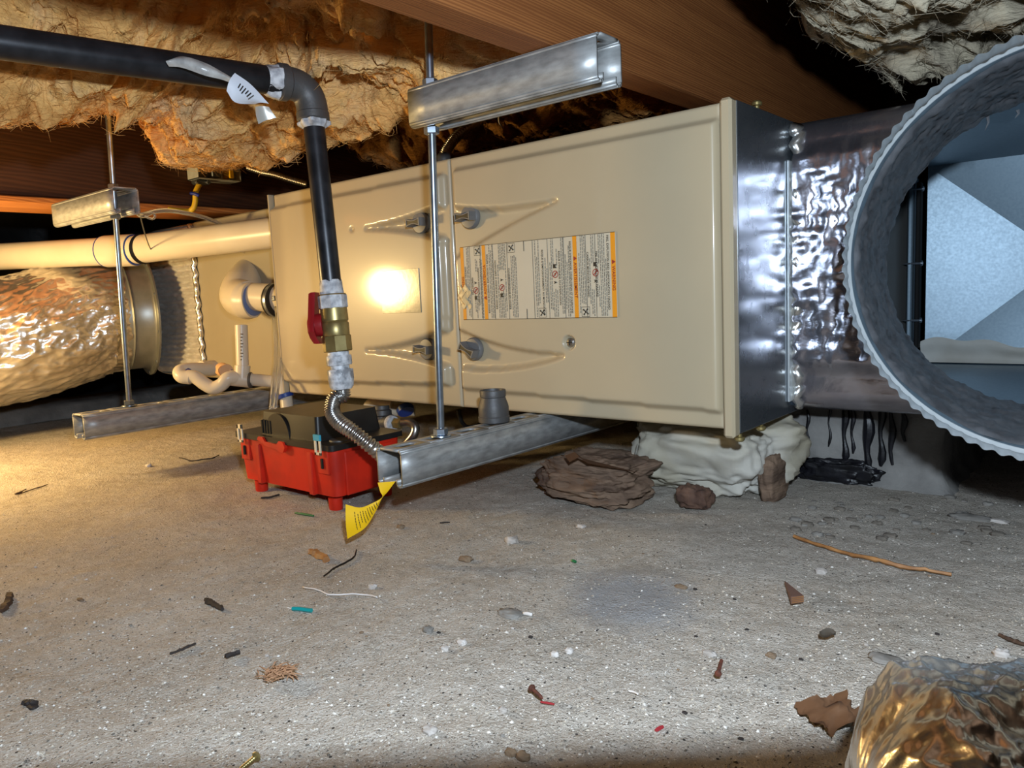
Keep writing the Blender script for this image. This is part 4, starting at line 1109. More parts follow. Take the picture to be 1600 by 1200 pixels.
Fh = [tuple(range(nh)), tuple(range(3 * nh - 1, 2 * nh - 1, -1))] + [(l * nh + i, l * nh + (i + 1) % nh, (l + 1) * nh + (i + 1) % nh, (l + 1) * nh + i) for l in (0, 1) for i in range(nh)]
hb = MB().add(Vh, Fh)
# curved shoulder reaching back to the stem
hb.lathe([(0.0145, 0.014), (0.0150, 0.018), (0.0140, 0.030), (0.0095, 0.034), (0, 0.0345)], q0, sd, 28)
hb.build('lever_handle', M['red_vinyl'], gv, label='dark red vinyl lever handle')
settle(gv)

fc = thing('gas_flex_connector', 'corrugated stainless gas connector curving down behind the lower strut', 'gas hose')
e0 = vs + vd * 0.071
b = MB(); hexm(b, e0, 0.006, 0.019, 0.0165); hexm(b, e0, 0.024, 0.038, 0.0168)
b.lathe([(0.0125, -0.001), (0.0140, 0.003), (0.0135, 0.008)], e0, vd, 24); b.lathe([(0.0125, 0.018), (0.0125, 0.025)], e0, vd, 24); b.lathe([(0.0165, 0.037), (0.0155, 0.046), (0.0125, 0.050), (0.011, 0.050)], e0, vd, 28)
b.build('end_fitting', mat('smeared_zinc', (210, 214, 220), 0.4, 0, (132, 136, 142), 90, bump=0.5, bscale=160, bdist=0.0015, lohi=(0.4, 0.6)), fc, label='flare nuts smeared with grey-white sealant')
cpath = spline([e0 + vd * 0.047, np.array(e0 + vd * 0.058), dep(523, 622, 0.985), dep(519, 642, 0.980), dep(529, 659, 0.972), dep(553, 676, 0.965), dep(588, 704, 0.975), dep(625, 735, 1.02)], 26)
MB().tube(cpath, [0.0092 + 0.0012 * math.sin(i * PI * 0.5) for i in range(len(cpath))], 20).build('corrugated_tube', M['steel'], fc, sharp=0)
settle(fc)

# long poly sleeve and paper tag on the horizontal pipe
pt = thing('pipe_tag', 'white paper tag in a crumpled clear sleeve lying on the black pipe', 'tag')
def ribbon(name, m, pts_a, pts_b, n=14, bow=0.0, parent=None, **kw):
    A1 = spline(pts_a, n); B1 = spline(pts_b, n); k = min(len(A1), len(B1))
    P = np.zeros((k, 7, 3))
    for i in range(k):
        for j in range(7):
            t = j / 6; P[i, j] = A1[i] * (1 - t) + B1[i] * t - FWD * bow * math.sin(PI * t)
    return MB().grid(P).build(name, m, parent, sharp=0, **kw)
ribbon('clear_sleeve', M['polybag'], [dep(262, 95, 0.83), dep(285, 88, 0.835), dep(320, 98, 0.84), dep(350, 114, 0.85), dep(366, 124, 0.86)], [dep(264, 104, 0.83), dep(285, 106, 0.832), dep(320, 118, 0.838), dep(345, 124, 0.848), dep(362, 130, 0.86)], 10, 0.006, pt)
tp = ribbon('paper_tag', M['tagpaper'], [dep(367, 114, 0.855), dep(392, 132, 0.866), dep(420, 162, 0.885)], [dep(354, 142, 0.853), dep(368, 160, 0.862), dep(398, 163, 0.884)], 10, 0.004, pt)
b = MB()
for k in range(6):
    t = 0.18 + 0.12 * k
    p0 = dep(371 + 36 * t, 122 + 32 * t, 0.850 + 0.02 * t); p1 = dep(362 + 26 * t, 143 + 20 * t, 0.850 + 0.018 * t); q = (p1 - p0)
    b.tube([p0 + q * 0.15, p0 + q * (0.5 + 0.08 * (k % 3))], 0.0007, 4)
b.build('tag_print', M['ink'], tp, kind='stuff')
ribbon('foil_stub', mat('silver_tag_end', (206, 204, 196), 0.3, 0.4), [dep(399, 167, 0.89), dep(400, 180, 0.892), dep(404, 194, 0.895)], [dep(420, 167, 0.89), dep(426, 176, 0.892), dep(432, 184, 0.895)], 6, 0.003, pt)
settle(pt)

# tee and fittings under the furnace
tee = thing('gas_tee', 'cast iron tee with brass nut and bent steel tube under the furnace', 'pipe fitting')
q = lambda x, y, d=1.30: Vector(dep(x, y, d))
b = MB().cyl(q(596, 634), q(600, 688), 0.0135, 24).lathe([(0.0135, 0), (0.0165, 0.002), (0.0165, 0.010), (0.0135, 0.012)], q(596.5, 640) , q(600, 690) - q(596, 634), 28)
b.lathe([(0.0135, 0), (0.0158, 0.002), (0.0158, 0.009), (0.0135, 0.011)], q(599.5, 678), q(600, 690) - q(596, 634), 28).cyl(q(598, 660), q(612, 660, 1.29), 0.0140, 24)
b.build('tee_body', M['castiron'], tee)
MB().lathe([(0.011, 0), (0.0135, 0.002), (0.0135, 0.008), (0.012, 0.010)], q(610, 661, 1.285), q(620, 662, 1.27) - q(608, 660, 1.29), 28).build('union_ring', M['dope'], tee)
MB().lathe([(0.0085, 0), (0.0095, 0.001), (0.0095, 0.014), (0.008, 0.016)], q(617, 661, 1.28), q(632, 662, 1.27) - q(612, 660, 1.29), 6).build('brass_nut', M['brass'], tee)
MB().tube(spline([q(628, 661, 1.27), q(640, 660, 1.265), q(649, 668, 1.26), q(645, 682, 1.26), q(628, 700, 1.27)], 8), 0.0075, 16).build('bent_tube', M['steel'], tee)
MB().cyl(q(600, 690), q(601, 694), 0.010, 20).build('drip_cap', M['dope'], tee)
settle(tee)
pe = thing('white_elbow', 'white drain elbow with blue cement behind the cast iron tee', 'pipe fitting')
MB().tube(spline([q(612, 630, 1.42), q(592, 627, 1.42), q(578, 638, 1.42), q(576, 660, 1.42)], 8), 0.0140, 20).build('elbow', M['pvc'], pe)
MB().cyl(q(576, 661, 1.42), q(577, 664, 1.42), 0.0145, 20).build('cement_ring', M['primer'], pe)
MB().cyl(q(577, 663, 1.42), q(582, 676, 1.42), 0.0110, 20).build('stub', M['pvc'], pe)
settle(pe)
mt = thing('drain_fitting', 'grey motor-side fitting with blue collar under the furnace beside the tee', 'pipe fitting')
MB().cyl(q(612, 640, 1.44), q(648, 640, 1.44), 0.0125, 20).build('body', M['pvc'], mt)
MB().lathe([(0.014, 0), (0.0165, 0.004), (0.015, 0.012)], q(632, 636, 1.42), q(640, 660, 1.40) - q(632, 636, 1.42), 24).build('blue_collar', M['primer'], mt)
settle(mt)

# ------------------------------------------------------------------ white PVC pipework
vent = thing('vent_pipe', 'long white vent pipe running left from the furnace at upper left', 'pipe')
p0, p1, p2 = Vector(dep(432, 363, 1.50)), Vector(dep(205, 391, 1.66)), Vector(dep(-60, 404, 1.79))
p0b = p0 + (p0 - p1).normalized() * 0.085
MB().cyl(p0b, p1, 0.0302, 40).build('pipe', M['pvc'], vent)
MB().cyl(p1, p2 + (p2 - p1) * 0.4, 0.0302, 40).build('pipe', M['pvc'], vent)
cd = (p2 - p1).normalized(); ca = p1 + cd * 0.008
cdd = ((p1 - p0).normalized() + cd).normalized()
MB().lathe([(0.0305, 0), (0.0340, 0.001), (0.0345, 0.004), (0.0345, 0.074), (0.0335, 0.078), (0.0305, 0.079)], ca - cd * 0.018, cd, 44).build('coupling', M['pvc'], vent)
MB().lathe([(0.0304, -0.0035), (0.0335, -0.001), (0.0330, 0.001), (0.0304, 0.001)], ca - cd * 0.018, cd, 44).build('cement_ring', M['primer'], vent, label='blue solvent cement ring')
MB().lathe([(0.0304, -0.001), (0.0335, 0), (0.0335, 0.002), (0.0304, 0.005)], ca + cd * 0.061, cd, 44).build('cement_ring', M['primer'], vent, label='blue solvent cement ring')
hd2 = (p1 - p0).normalized(); lp = p0 + hd2 * ((Vector(dep(246, 386, 1.68)) - p0).dot(hd2))
for k in range(3): MB().lathe([(0.0302, 0), (0.0325, 0.0014), (0.0302, 0.0028)], lp + hd2 * (0.0035 * k - 0.004), hd2 + Vector((0, 0, 0.04 * k)), 40).build('wire_wrap', M['rubber'], vent)
settle(vent)

ex = thing('exhaust_elbow', 'white pipe elbow clamped to the left end of the furnace', 'pipe fitting')
e1 = Vector(dep(440, 469, 1.53)); e2 = Vector(dep(398, 469, 1.56)); e3 = Vector(dep(371, 462, 1.585))
xd = (e2 - e1).normalized()
MB().cyl(e1 - xd * 0.05, e3, 0.0285, 36).build('stub_pipe', M['pvc'], ex)
pth = spline([e2 + xd * 0.004, e2 + xd * 0.020, Vector(dep(374, 463, 1.60)), Vector(dep(379, 447, 1.63)), Vector(dep(392, 430, 1.69)), Vector(dep(400, 422, 1.73))], 8)
MB().tube(pth, [0.0335] + [0.0365] * 6 + [0.0395] * (len(pth) - 9) + [0.039, 0.037], 36).build('elbow', M['pvc'], ex, sharp=50)
MB().lathe([(0.0286, -0.003), (0.0325, 0), (0.0325, 0.002), (0.0286, 0.003)], e2 + xd * 0.003, xd, 36).build('cement_ring', mat('pale_blue_cement', (96, 116, 160), 0.4), ex)
MB().lathe([(0.0287, 0), (0.0335, 0.001), (0.0335, 0.013), (0.0287, 0.014)], Vector(dep(434, 469, 1.53)), xd, 36).build('rubber_coupling', M['rubber'], ex)
b = MB().lathe([(0.0336, 0), (0.0345, 0.0005), (0.0345, 0.006), (0.0336, 0.0065)], Vector(dep(433, 469, 1.53)), xd, 36)
b.cbox(np.array(dep(430, 466, 1.49)) - 0.005, np.array(dep(430, 466, 1.49)) + 0.005, 0.001); b.build('hose_clamp', M['zinc'], ex)
settle(ex)

dr = thing('condensate_drain', 'white condensate trap and drain pipe with open riser below the elbow', 'pipe')
r34 = 0.0118
c = lambda x, y, d=1.45: Vector(dep(x, y, d))
MB().tube(spline([c(330, 577, 1.50), c(300, 577, 1.46), c(282, 580, 1.44), c(284, 588, 1.43), c(298, 590, 1.43)], 8), 0.0128, 20).build('elbow', M['pvc'], dr)
MB().tube(spline([c(292, 588, 1.43), c(306, 590, 1.43), c(320, 600, 1.43), c(333, 606, 1.43), c(346, 601, 1.43), c(356, 591, 1.43), c(370, 590, 1.44)], 8), 0.0125, 20).build('trap', M['pvc'], dr)
b = MB().cyl(c(358, 590, 1.44), c(393, 594, 1.45), 0.0150, 24); b.cyl(c(378, 592, 1.445), c(379, 571, 1.445), 0.0145, 24); b.build('tee', M['pvc'], dr)
MB().cyl(c(379, 574, 1.445), c(377, 508, 1.445), r34, 24).build('riser', M['pvc'], dr)
MB().cyl(c(392, 593, 1.45), c(436, 597, 1.45), r34, 24).build('run', M['pvc'], dr)
MB().tube(spline([c(428, 596, 1.45), c(440, 596, 1.45), c(445, 602, 1.45), c(446, 615, 1.45)], 8), 0.0150, 20).build('elbow', M['pvc'], dr)
MB().cyl(c(446, 612, 1.45), c(449, 640, 1.44), r34, 24).build('drop', M['pvc'], dr)
for (x_, y_, x2, y2) in ((358, 589, 361, 590), (289, 586, 293, 588), (445, 615, 447, 621), (390, 594, 393, 594)):
    MB().cyl(c(x_, y_, 1.443), c(x2, y2, 1.443), 0.0153, 24).build('cement_ring', M['primer'] if x_ != 390 else M['castiron'], dr, label='blue solvent cement ring' if x_ != 390 else 'grey joint line')
b = MB()
for k in range(9): b.cyl(c(375.4, 562 - k * 5.0, 1.431), c(378.2 + (k % 3), 562 - k * 5.0, 1.431), 0.0010, 6)
b.build('pipe_marking', M['inkgrey'], dr, kind='stuff')
settle(dr)
sp_ = thing('capped_outlet', 'short white capped outlet stub beside the drain trap', 'pipe fitting')
MB().cyl(c(314, 577, 1.53), c(334, 575, 1.56), 0.0165, 24).build('hub', M['pvc'], sp_); MB().cyl(c(346, 577, 1.54), c(354, 580, 1.52), 0.0140, 20).build('cap', mat('pinkish_pvc', (214, 172, 130), 0.5), sp_)
settle(sp_)


def hose(name, label, pts, r, m, cat='tube', n=10, seg=12, group=None):
    o = MB().tube(spline(pts, n), r, seg).build(name, m, sharp=0); return tag(o, label, cat, group)


hose('clear_tube', 'clear vinyl tube arching over the white vent pipe', [dep(212, 330, 1.34), dep(222, 337, 1.36), dep(240, 331, 1.40), dep(262, 329, 1.44), dep(295, 334, 1.50), dep(325, 342, 1.56), dep(352, 356, 1.62), dep(380, 390, 1.66), dep(405, 420, 1.66), dep(424, 470, 1.6), dep(430, 520, 1.50), dep(431, 560, 1.46), dep(428, 590, 1.42), dep(424, 640, 1.36)], 0.0042, M['clear'])
hose('clear_tube', 'clear vinyl drain tube hanging down beside the furnace left edge', [dep(432, 480, 1.50), dep(437, 530, 1.46), dep(437, 565, 1.42), dep(434, 600, 1.39), dep(429, 640, 1.36)], 0.0040, M['clear'])
hose('hanging_wire', 'thin grey wire hanging in front of the white vent pipe', [dep(219, 332, 1.36), dep(221, 345, 1.40), dep(228, 370, 1.50), dep(236, 390, 1.60), dep(248, 403, 1.62), dep(258, 406, 1.62)], 0.0012, M['castiron'], 'wire', 8, 6)
hose('clear_tube', 'small loop of clear tube beside the short left strut channel', [dep(222, 334, 1.36), dep(236, 331, 1.38), dep(242, 337, 1.38), dep(238, 342, 1.37), dep(226, 338, 1.36)], 0.0022, M['clear'])

# ------------------------------------------------------------------ electrical
jb = thing('junction_box', 'steel junction box on the dark beam under hanging insulation', 'electrical box')
JX = -0.475
ja = at(300, 245, 0, JX + 0.03); jz = at(330, 282, 0, JX + 0.03); jr = at(368, 262, 0, JX + 0.03)
y0j, y1j = ja[1], jr[1]; z0j, z1j = jz[2], jz[2] + 0.075
b = MB(); t_ = 0.0016
b.box((JX, y0j, z0j), (JX + 0.05, y1j, z0j + t_)).box((JX, y0j, z1j - t_), (JX + 0.05, y1j, z1j)).box((JX, y0j, z0j), (JX + 0.05, y0j + t_, z1j)).box((JX, y1j - t_, z0j), (JX + 0.05, y1j, z1j)).box((JX, y0j, z0j), (JX + t_, y1j, z1j))
b.build('box', M['galv'], jb)
ym = y0j + (y1j - y0j) * 0.42
MB().cbox((JX + 0.012, ym - 0.012, z0j + 0.006), (JX + 0.052, ym + 0.012, z0j + 0.052), 0.002).build('switch', M['zinc'], jb)
MB().cbox((JX + 0.02, y0j + (y1j - y0j) * 0.72, z0j + 0.006), (JX + 0.0525, y0j + (y1j - y0j) * 0.82, z0j + 0.06), 0.001).build('yellow_label', M['yellow'], jb, label='bright yellow strip')
yc = y0j + (y1j - y0j) * 0.16
b = MB().cbox((JX + 0.012, yc - 0.016, z0j - 0.011), (JX + 0.034, yc + 0.016, z0j), 0.003)
for s in (-1, 1): b.cyl((JX + 0.034, yc + s * 0.013, z0j - 0.006), (JX + 0.040, yc + s * 0.013, z0j - 0.006), 0.005, 12)
b.build('cable_clamp', M['zinc'], jb)
settle(jb)
dj = float(np.dot(np.array([JX + 0.03, yc, z0j]) - CAM, FWD))
hose('yellow_cable', 'yellow cable dropping from the junction box and bending left', [(JX + 0.023, yc, z0j - 0.008), dep(306, 300, dj), dep(305, 315, dj), dep(302, 325, dj), dep(294, 330, dj), dep(276, 329, dj - 0.02), dep(262, 327, dj - 0.03)], 0.0062, M['romex'], 'cable')
hose('thin_wire', 'thin brown wire drooping across the dark beam face', [dep(190, 282, 1.86), dep(240, 281, 1.88), dep(270, 295, 1.90), dep(300, 292, 1.92), dep(318, 300, 1.94), dep(340, 312, 1.96), dep(360, 314, 1.97), dep(384, 327, 1.98), dep(405, 324, 2.0), dep(424, 322, 2.02)], 0.0016, M['wire'], 'wire', 8, 6)
hose('tape_flag', 'blue tape wrapped round the yellow cable', [dep(298, 302, dj - 0.01), dep(305, 303, dj - 0.012), dep(311, 306, dj - 0.01)], 0.004, M['bluewire'], 'tape', 4, 8)
hose('tape_flag', 'blue tape flag on the dark beam left of the box', [dep(209, 274, 1.84), dep(212, 280, 1.84), dep(214, 286, 1.84)], 0.005, M['bluewire'], 'tape', 4, 8)
pth = spline([dep(388, 262, 1.80), dep(410, 269, 1.78), dep(430, 273, 1.76), dep(455, 281, 1.74), dep(480, 288, 1.72)], 26)
tag(MB().tube(pth, [0.0065 + 0.0016 * math.sin(i * PI / 2) for i in range(len(pth))], 12).build('armoured_cable', M['steel'], sharp=0), 'armoured cable running from the box towards the black pipe', 'cable')
pth = spline([dep(693, 250, 1.20), dep(695, 240, 1.20), dep(703, 226, 1.21), dep(715, 212, 1.22), dep(734, 197, 1.24), dep(762, 182, 1.28)], 22)
tag(MB().tube(pth, [0.0068 + 0.0020 * math.sin(i * PI / 2) for i in range(len(pth))], 14).build('armoured_cable', M['steel'], sharp=0), 'dark armoured cable rising from the furnace top behind the rod', 'cable')
tag(MB().lathe([(0.009, 0), (0.011, 0.002), (0.011, 0.012), (0.008, 0.016)], Vector(dep(694, 256, 1.20)), (0, 0, 1), 16).build('cable_connector', M['castiron'], sharp=40), 'steel cable connector on the furnace top beside the seam', 'connector')
hose('control_wire', 'thin brown control wire looping behind the furnace top edge', [dep(722, 240, 1.42), dep(719, 222, 1.42), dep(728, 210, 1.42), dep(743, 209, 1.42), dep(748, 226, 1.42), dep(745, 214, 1.40), dep(755, 204, 1.40)], 0.0022, M['wire'], 'wire', 8, 6)
hose('control_wire', 'tan wire dropping to the furnace top below the short strut', [dep(838, 160, 1.42), dep(846, 178, 1.42), dep(868, 181, 1.42), dep(888, 180, 1.40), dep(900, 190, 1.36), dep(910, 204, 1.32)], 0.0026, M['splinter'], 'wire', 8, 6)
hose('control_wire', 'short pale wire end hanging below the strut lip', [dep(780, 178, 1.2), dep(780, 190, 1.2), dep(786, 200, 1.22)], 0.0015, M['whitewire'], 'wire', 6, 6)
hose('copper_line', 'copper line along the bottom of the dark beam at far left', [dep(-20, 314, 1.60), dep(20, 315, 1.60), dep(55, 313, 1.62), dep(75, 305, 1.64), dep(90, 296, 1.66)], 0.0045, M['copper'], 'pipe')
hose('copper_line', 'second copper line just under the first at far left', [dep(-20, 322, 1.58), dep(15, 322, 1.58), dep(45, 321, 1.60)], 0.0040, M['copper'], 'pipe')

# ------------------------------------------------------------------ condensate pump
pump = thing('condensate_pump', 'red and black condensate pump on the slab before the furnace', 'pump')
PX0, PX1, PY0, PY1 = 0.165, 0.405, -0.207, -0.083
zt0, zt1 = 0.016, 0.082
def tapered(b, x0, x1, y0, y1, z0, z1, tp, r=0.012, n=6, mi=0):
    def rr(x0, x1, y0, y1, z):
        out = []
        for (cx_, cy_, a0) in ((x1 - r, y1 - r, 0), (x0 + r, y1 - r, PI / 2), (x0 + r, y0 + r, PI), (x1 - r, y0 + r, 1.5 * PI)):
            for t in np.linspace(0, PI / 2, n): out.append((cx_ + r * math.cos(a0 + t), cy_ + r * math.sin(a0 + t), z))
        return out
    a_ = rr(x0 + tp, x1 - tp, y0 + tp, y1 - tp, z0); c_ = rr(x0, x1, y0, y1, z1); k = len(a_)
    b.add(a_ + c_, [tuple(reversed(range(k))), tuple(range(k, 2 * k))] + [(i, (i + 1) % k, k + (i + 1) % k, k + i) for i in range(k)], mi)
    return b
b = tapered(MB(), PX0, PX1, PY0, PY1, zt0, zt1, 0.004)
for fx in (0.222, 0.352): b.cbox((fx - 0.004, PY0 - 0.003, zt0 - 0.001), (fx + 0.007, PY0 + 0.01, zt1 - 0.006), 0.0015)
for fx in (PX0 + 0.022, PX1 - 0.022): b.cbox((fx - 0.012, PY0 - 0.001, zt1 - 0.034), (fx + 0.012, PY0 + 0.008, zt1), 0.001)
b.cbox((PX1 - 0.008, PY0 + 0.02, zt0), (PX1 + 0.001, PY1 - 0.02, zt1 - 0.004), 0.0015)
b.build('tank', M['red'], pump, label='red plastic tank')
for fx in (PX0 + 0.035, PX1 - 0.020):
    for fy in (PY0 + 0.014, PY1 - 0.020):
        MB().lathe([(0.0085, 0), (0.0095, 0.002), (0.0100, 0.018)], (fx, fy, gz(fx, fy) - 0.001), (0, 0, 1), 16).build('foot', M['red'], pump)
b = tapered(MB(), PX0 - 0.003, PX1 + 0.003, PY0 - 0.004, PY1 + 0.004, zt1, zt1 + 0.008, 0.0, 0.008); b.build('lid', M['black'], pump, label='black plastic lid')
MB().lathe([(0.015, 0), (0.0145, 0.002), (0, 0.0022)], (PX1 - 0.022, PY0 + 0.03, zt1 + 0.008), (0, 0, 1), 28).build('inlet_plug', M['castiron'], pump)
b = tapered(MB(), PX0 + 0.060, PX1 - 0.044, PY0 + 0.010, PY1 - 0.006, zt1 + 0.006, 0.124, -0.004, 0.006)
b.build('motor_cover', M['black'], pump, label='black motor cover with vent slots')
b = MB()
for k in range(4): b.box((PX0 + 0.064 + 0.007 * k, PY0 + 0.0042, zt1 + 0.010), (PX0 + 0.067 + 0.007 * k, PY0 + 0.010, zt1 + 0.030))
b.build('vent_slots', M['blackdk'], pump)
pts = [(0.268 + 0.030 * math.cos(t), zt1 + 0.008 + 0.034 * math.sin(t)) for t in np.linspace(0, PI, 22)]
b = MB().prism(pts, 1, PY0 + 0.0052, PY0 + 0.012); b.build('cover_boss', M['black'], pump)
b = MB()
poly = [(0.232, zt1 + 0.002), (0.236, zt1 + 0.007), (0.247, zt1 + 0.007), (0.253, zt1 + 0.001), (0.282, zt1 - 0.001), (0.289, zt1 + 0.005), (0.299, zt1 + 0.004), (0.303, zt1 - 0.004), (0.298, zt1 - 0.011), (0.288, zt1 - 0.012), (0.281, zt1 - 0.008), (0.253, zt1 - 0.006), (0.246, zt1 - 0.002)]
b.prism(poly, 1, PY0 - 0.007, PY0 - 0.002); b.build('catch_plate', M['red'], pump)
for k, fx in enumerate((PX0 + 0.022, PX1 - 0.022)):
    b = MB(); x0, x1, z0, z1 = fx - 0.007, fx + 0.007, zt1 - 0.006, zt1 + 0.022
    for (a0, a1, c0_, c1_) in ((x0, x0 + 0.004, z0, z1), (x1 - 0.004, x1, z0, z1), (x0, x1, z1 - 0.007, z1), (x0, x1, z0, z0 + 0.004)):
        b.cbox((a0, PY0 - 0.008, c0_), (a1, PY0 - 0.006, c1_), 0.0004)
    b.build('spring_clip', mat('clip_steel', (226, 220, 200), 0.4, 0.3), pump)
    b = MB().cbox((fx - 0.0022, PY0 - 0.0035, zt1 - 0.026), (fx + 0.0022, PY0 - 0.0008, zt1 - 0.012), 0.0005); b.build('clip_slot', M['blackdk'], pump)
    if k == 1: MB().cbox((fx - 0.0075, PY0 - 0.0088, zt1 + 0.014), (fx + 0.0075, PY0 - 0.0055, zt1 + 0.0225), 0.0005).build('clip_cap', mat('light_blue_paint', (60, 160, 190), 0.4), pump)
settle(pump)
hose('power_cord', 'dark power cord lying under the furnace beyond the rod', [dep(716, 640, 1.35), dep(722, 660, 1.36), dep(735, 668, 1.38), dep(760, 660, 1.42), dep(790, 655, 1.5)], 0.004, M['darkwire'], 'cord')

# yellow warning tag twisted under the strut end
tg = thing('warning_tag', 'bright yellow printed paper tag curling down below the strut end', 'tag')
def tagP(s, t):
    """s along the strip from the strut to the free end, t across"""
    A = spline([dep(590, 754, 0.862), dep(594, 768, 0.862), dep(597, 777, 0.860), dep(580, 787, 0.854), dep(562, 793, 0.846), dep(540, 788, 0.838)], 10)
    B1 = spline([dep(618, 752, 0.872), dep(606, 768, 0.868), dep(597, 779, 0.862), dep(586, 801, 0.858), dep(570, 825, 0.850), dep(543, 842, 0.846)], 10)
    return A, B1
A, B1 = tagP(0, 0); k = len(A); P = np.zeros((k, 9, 3))
for i in range(k):
    for j in range(9):
        t = j / 8; P[i, j] = A[i] * (1 - t) + B1[i] * t - FWD * 0.004 * math.sin(PI * t) * (i / k)
sheet = MB().grid(P).build('sheet', M['yellow'], tg, sharp=0)
b = MB()
for i in range(26, k - 6, 2):
    a_ = 0.18 + 0.08 * (i % 3 == 0); c_ = 0.86 - 0.15 * ((i * 7) % 5 == 0)
    for s0 in np.arange(a_, c_, 0.11):
        p = [A[i] * (1 - t) + B1[i] * t - FWD * (0.004 * math.sin(PI * t) * (i / k) + 0.0006) for t in (s0, min(s0 + 0.085, c_))]
        b.tube(p, 0.0004, 4)
b.build('printed_lines', M['ink'], sheet, kind='stuff')
settle(tg)

# ------------------------------------------------------------------ foil duct end lying in the foreground at lower right
d0 = 0.335
ctr0 = dep(1352, 1215, d0); rv = np.array([RT0[0], RT0[1], 0.0])
ctr0[2] = 0.050
th = np.linspace(0, 2 * PI, 260); sx = np.concatenate([np.linspace(0, 0.05, 60)[:-1], np.linspace(0.05, 0.30, 170)])
TH, SX = np.meshgrid(th, sx, indexing='xy')
rr = 0.050 * np.clip(SX / 0.034, 0, 1) ** 0.42 * (1 - 0.10 * np.exp(-((SX - 0.115) / 0.012) ** 2))
c_, s2 = np.cos(TH), np.sin(TH)
k1 = fbm(np.stack([SX * 28 + 0.8 * c_, c_ * 1.3, s2 * 1.3], -1), 3, 0.55, ridge=True) - 0.5
k2 = fbm(np.stack([SX * 70, c_ * 5, s2 * 5 + 9], -1), 3, 0.5, ridge=True) - 0.5
sag = fbm(np.stack([SX * 9, c_ * 1.2, s2 * 1.2 + 4], -1), 2)
rr = rr * (1 + 0.085 * k1 + 0.03 * k2 + 0.12 * sag)
fw_ = np.array([-RT0[1], RT0[0], 0.0])
P = ctr0[None, None] + rv[None, None] * (SX - 0.001)[..., None] + fw_[None, None] * (c_ * rr * 1.25)[..., None] + np.array([0, 0, 1.0])[None, None] * (s2 * rr)[..., None]
P[..., 2] = np.maximum(P[..., 2], 0.001)
b = MB().grid(P, flip=True)
tag(b.build('flexible_duct', M['foil2'], sharp=0), 'crumpled foil duct end lying close at the lower right corner', 'duct')

# ------------------------------------------------------------------ litter on the slab
def stone(px, py, size, m, label, seed, asp=(1, 0.8, 0.6), group=None, name='stone'):
    size = size * 0.72
    p = at(px, py, 2, 0.002); r = np.array(asp) * size
    o = blob(name, label, (p[0], p[1], gz(p[0], p[1]) + r[2] * 0.5), r, M[m], seed, 0.3, 4, 24, 16, flat=False, cat='stone')
    if group: o['group'] = group
    return o


stone(800, 842, 0.0105, 'stone_white', 'white angular stone on the slab below the right strut', 1)
stone(626, 822, 0.0065, 'stone_brown', 'small tan pebble right of the yellow tag', 2)
stone(727, 869, 0.0100, 'stone_brown', 'flat brown stone half sunk in the dust at centre', 3, (1, .8, .4))
stone(908, 819, 0.0080, 'stone_white', 'pale flat pebble right of the white angular stone', 4, (1, .7, .4))
stone(582, 913, 0.0060, 'stone_white', 'round white pebble above the white wire end', 5)
stone(797, 961, 0.0120, 'stone_grey', 'flat pale grey stone beside a white chip at centre', 6, (1.3, .9, .3))
stone(669, 985, 0.0065, 'stone_grey', 'small bluish grey pebble left of centre', 7)
stone(722, 1005, 0.0055, 'stone_white', 'speckled white pebble in the bright foreground', 8)
stone(695, 1014, 0.0050, 'stone_white', 'small pale crumb left of the speckled pebble', 9)
stone(867, 1022, 0.0050, 'stone_white', 'white oval pebble left of its pair in the foreground', 10)
stone(889, 1015, 0.0052, 'stone_white', 'white oval pebble right of its pair in the foreground', 11)
stone(1283, 888, 0.0075, 'stone_white', 'white pebble under the long wood strip at right', 12)
stone(1108, 1014, 0.0060, 'stone_white', 'white chip left of the small copper pebble at right', 13, (1.3, .7, .5))
stone(1205, 1016, 0.0050, 'stone_brown', 'small coppery pebble near the dark leaf at right', 14)
stone(1565, 1014, 0.0075, 'stone_white', 'round pale stone near the right edge', 15)
stone(1383, 1024, 0.0130, 'stone_grey', 'flat grey flake above the foil duct end', 16, (1.2, .8, .2))
stone(1408, 1036, 0.0090, 'stone_grey', 'small flat flake right of the larger grey flake', 17, (1.2, .8, .2))
stone(1518, 803, 0.0200, 'stone_grey', 'flat slab-like stone beyond the collar shadow at right', 18, (1.5, .7, .25))
stone(1560, 808, 0.0100, 'stone_white', 'white flat stone right of the slab-like stone', 19, (1.5, .7, .3))
stone(786, 1107, 0.0045, 'stone_white', 'white pebble left of the rusty screw', 20)
stone(798, 1172, 0.0052, 'stone_brown', 'dark pebble at the bottom edge, left one of two', 21)
stone(817, 1178, 0.0060, 'stone_brown', 'dark pebble at the bottom edge, right one of two', 22)
stone(232, 727, 0.0080, 'stone_white', 'small pale stone casting a shadow on the warm lit slab', 23)
stone(1064, 914, 0.0060, 'stone_brown', 'tan chip right of the bluish dust patch', 24, (1.3, .8, .4))
stone(50, 1097, 0.0055, 'darktwig', 'dark flat chip at the lower left', 25, (1.4, .7, .3))
stone(125, 930, 0.0050, 'stone_brown', 'pale tan sliver on the slab at left', 26, (1.6, .6, .4))
stone(672, 1141, 0.0070, 'stone_white', 'pale stone near the bottom left of centre', 27, (1, .8, .5))
for i in range(46):
    px = rnd.uniform(1240, 1460); py = rnd.uniform(778, 835)
    if i > 34: px = rnd.uniform(1470, 1598); py = rnd.uniform(770, 845)
    stone(px, py, rnd.uniform(0.003, 0.0075), rnd.choice(['stone_grey', 'stone_grey', 'stone_dull', 'stone_dull']), 'small rubble chip on the slab at the foot of the concrete pier', 40 + i, (1.3, .9, .5), 'rubble at the foot of the pier', 'rubble_chip')
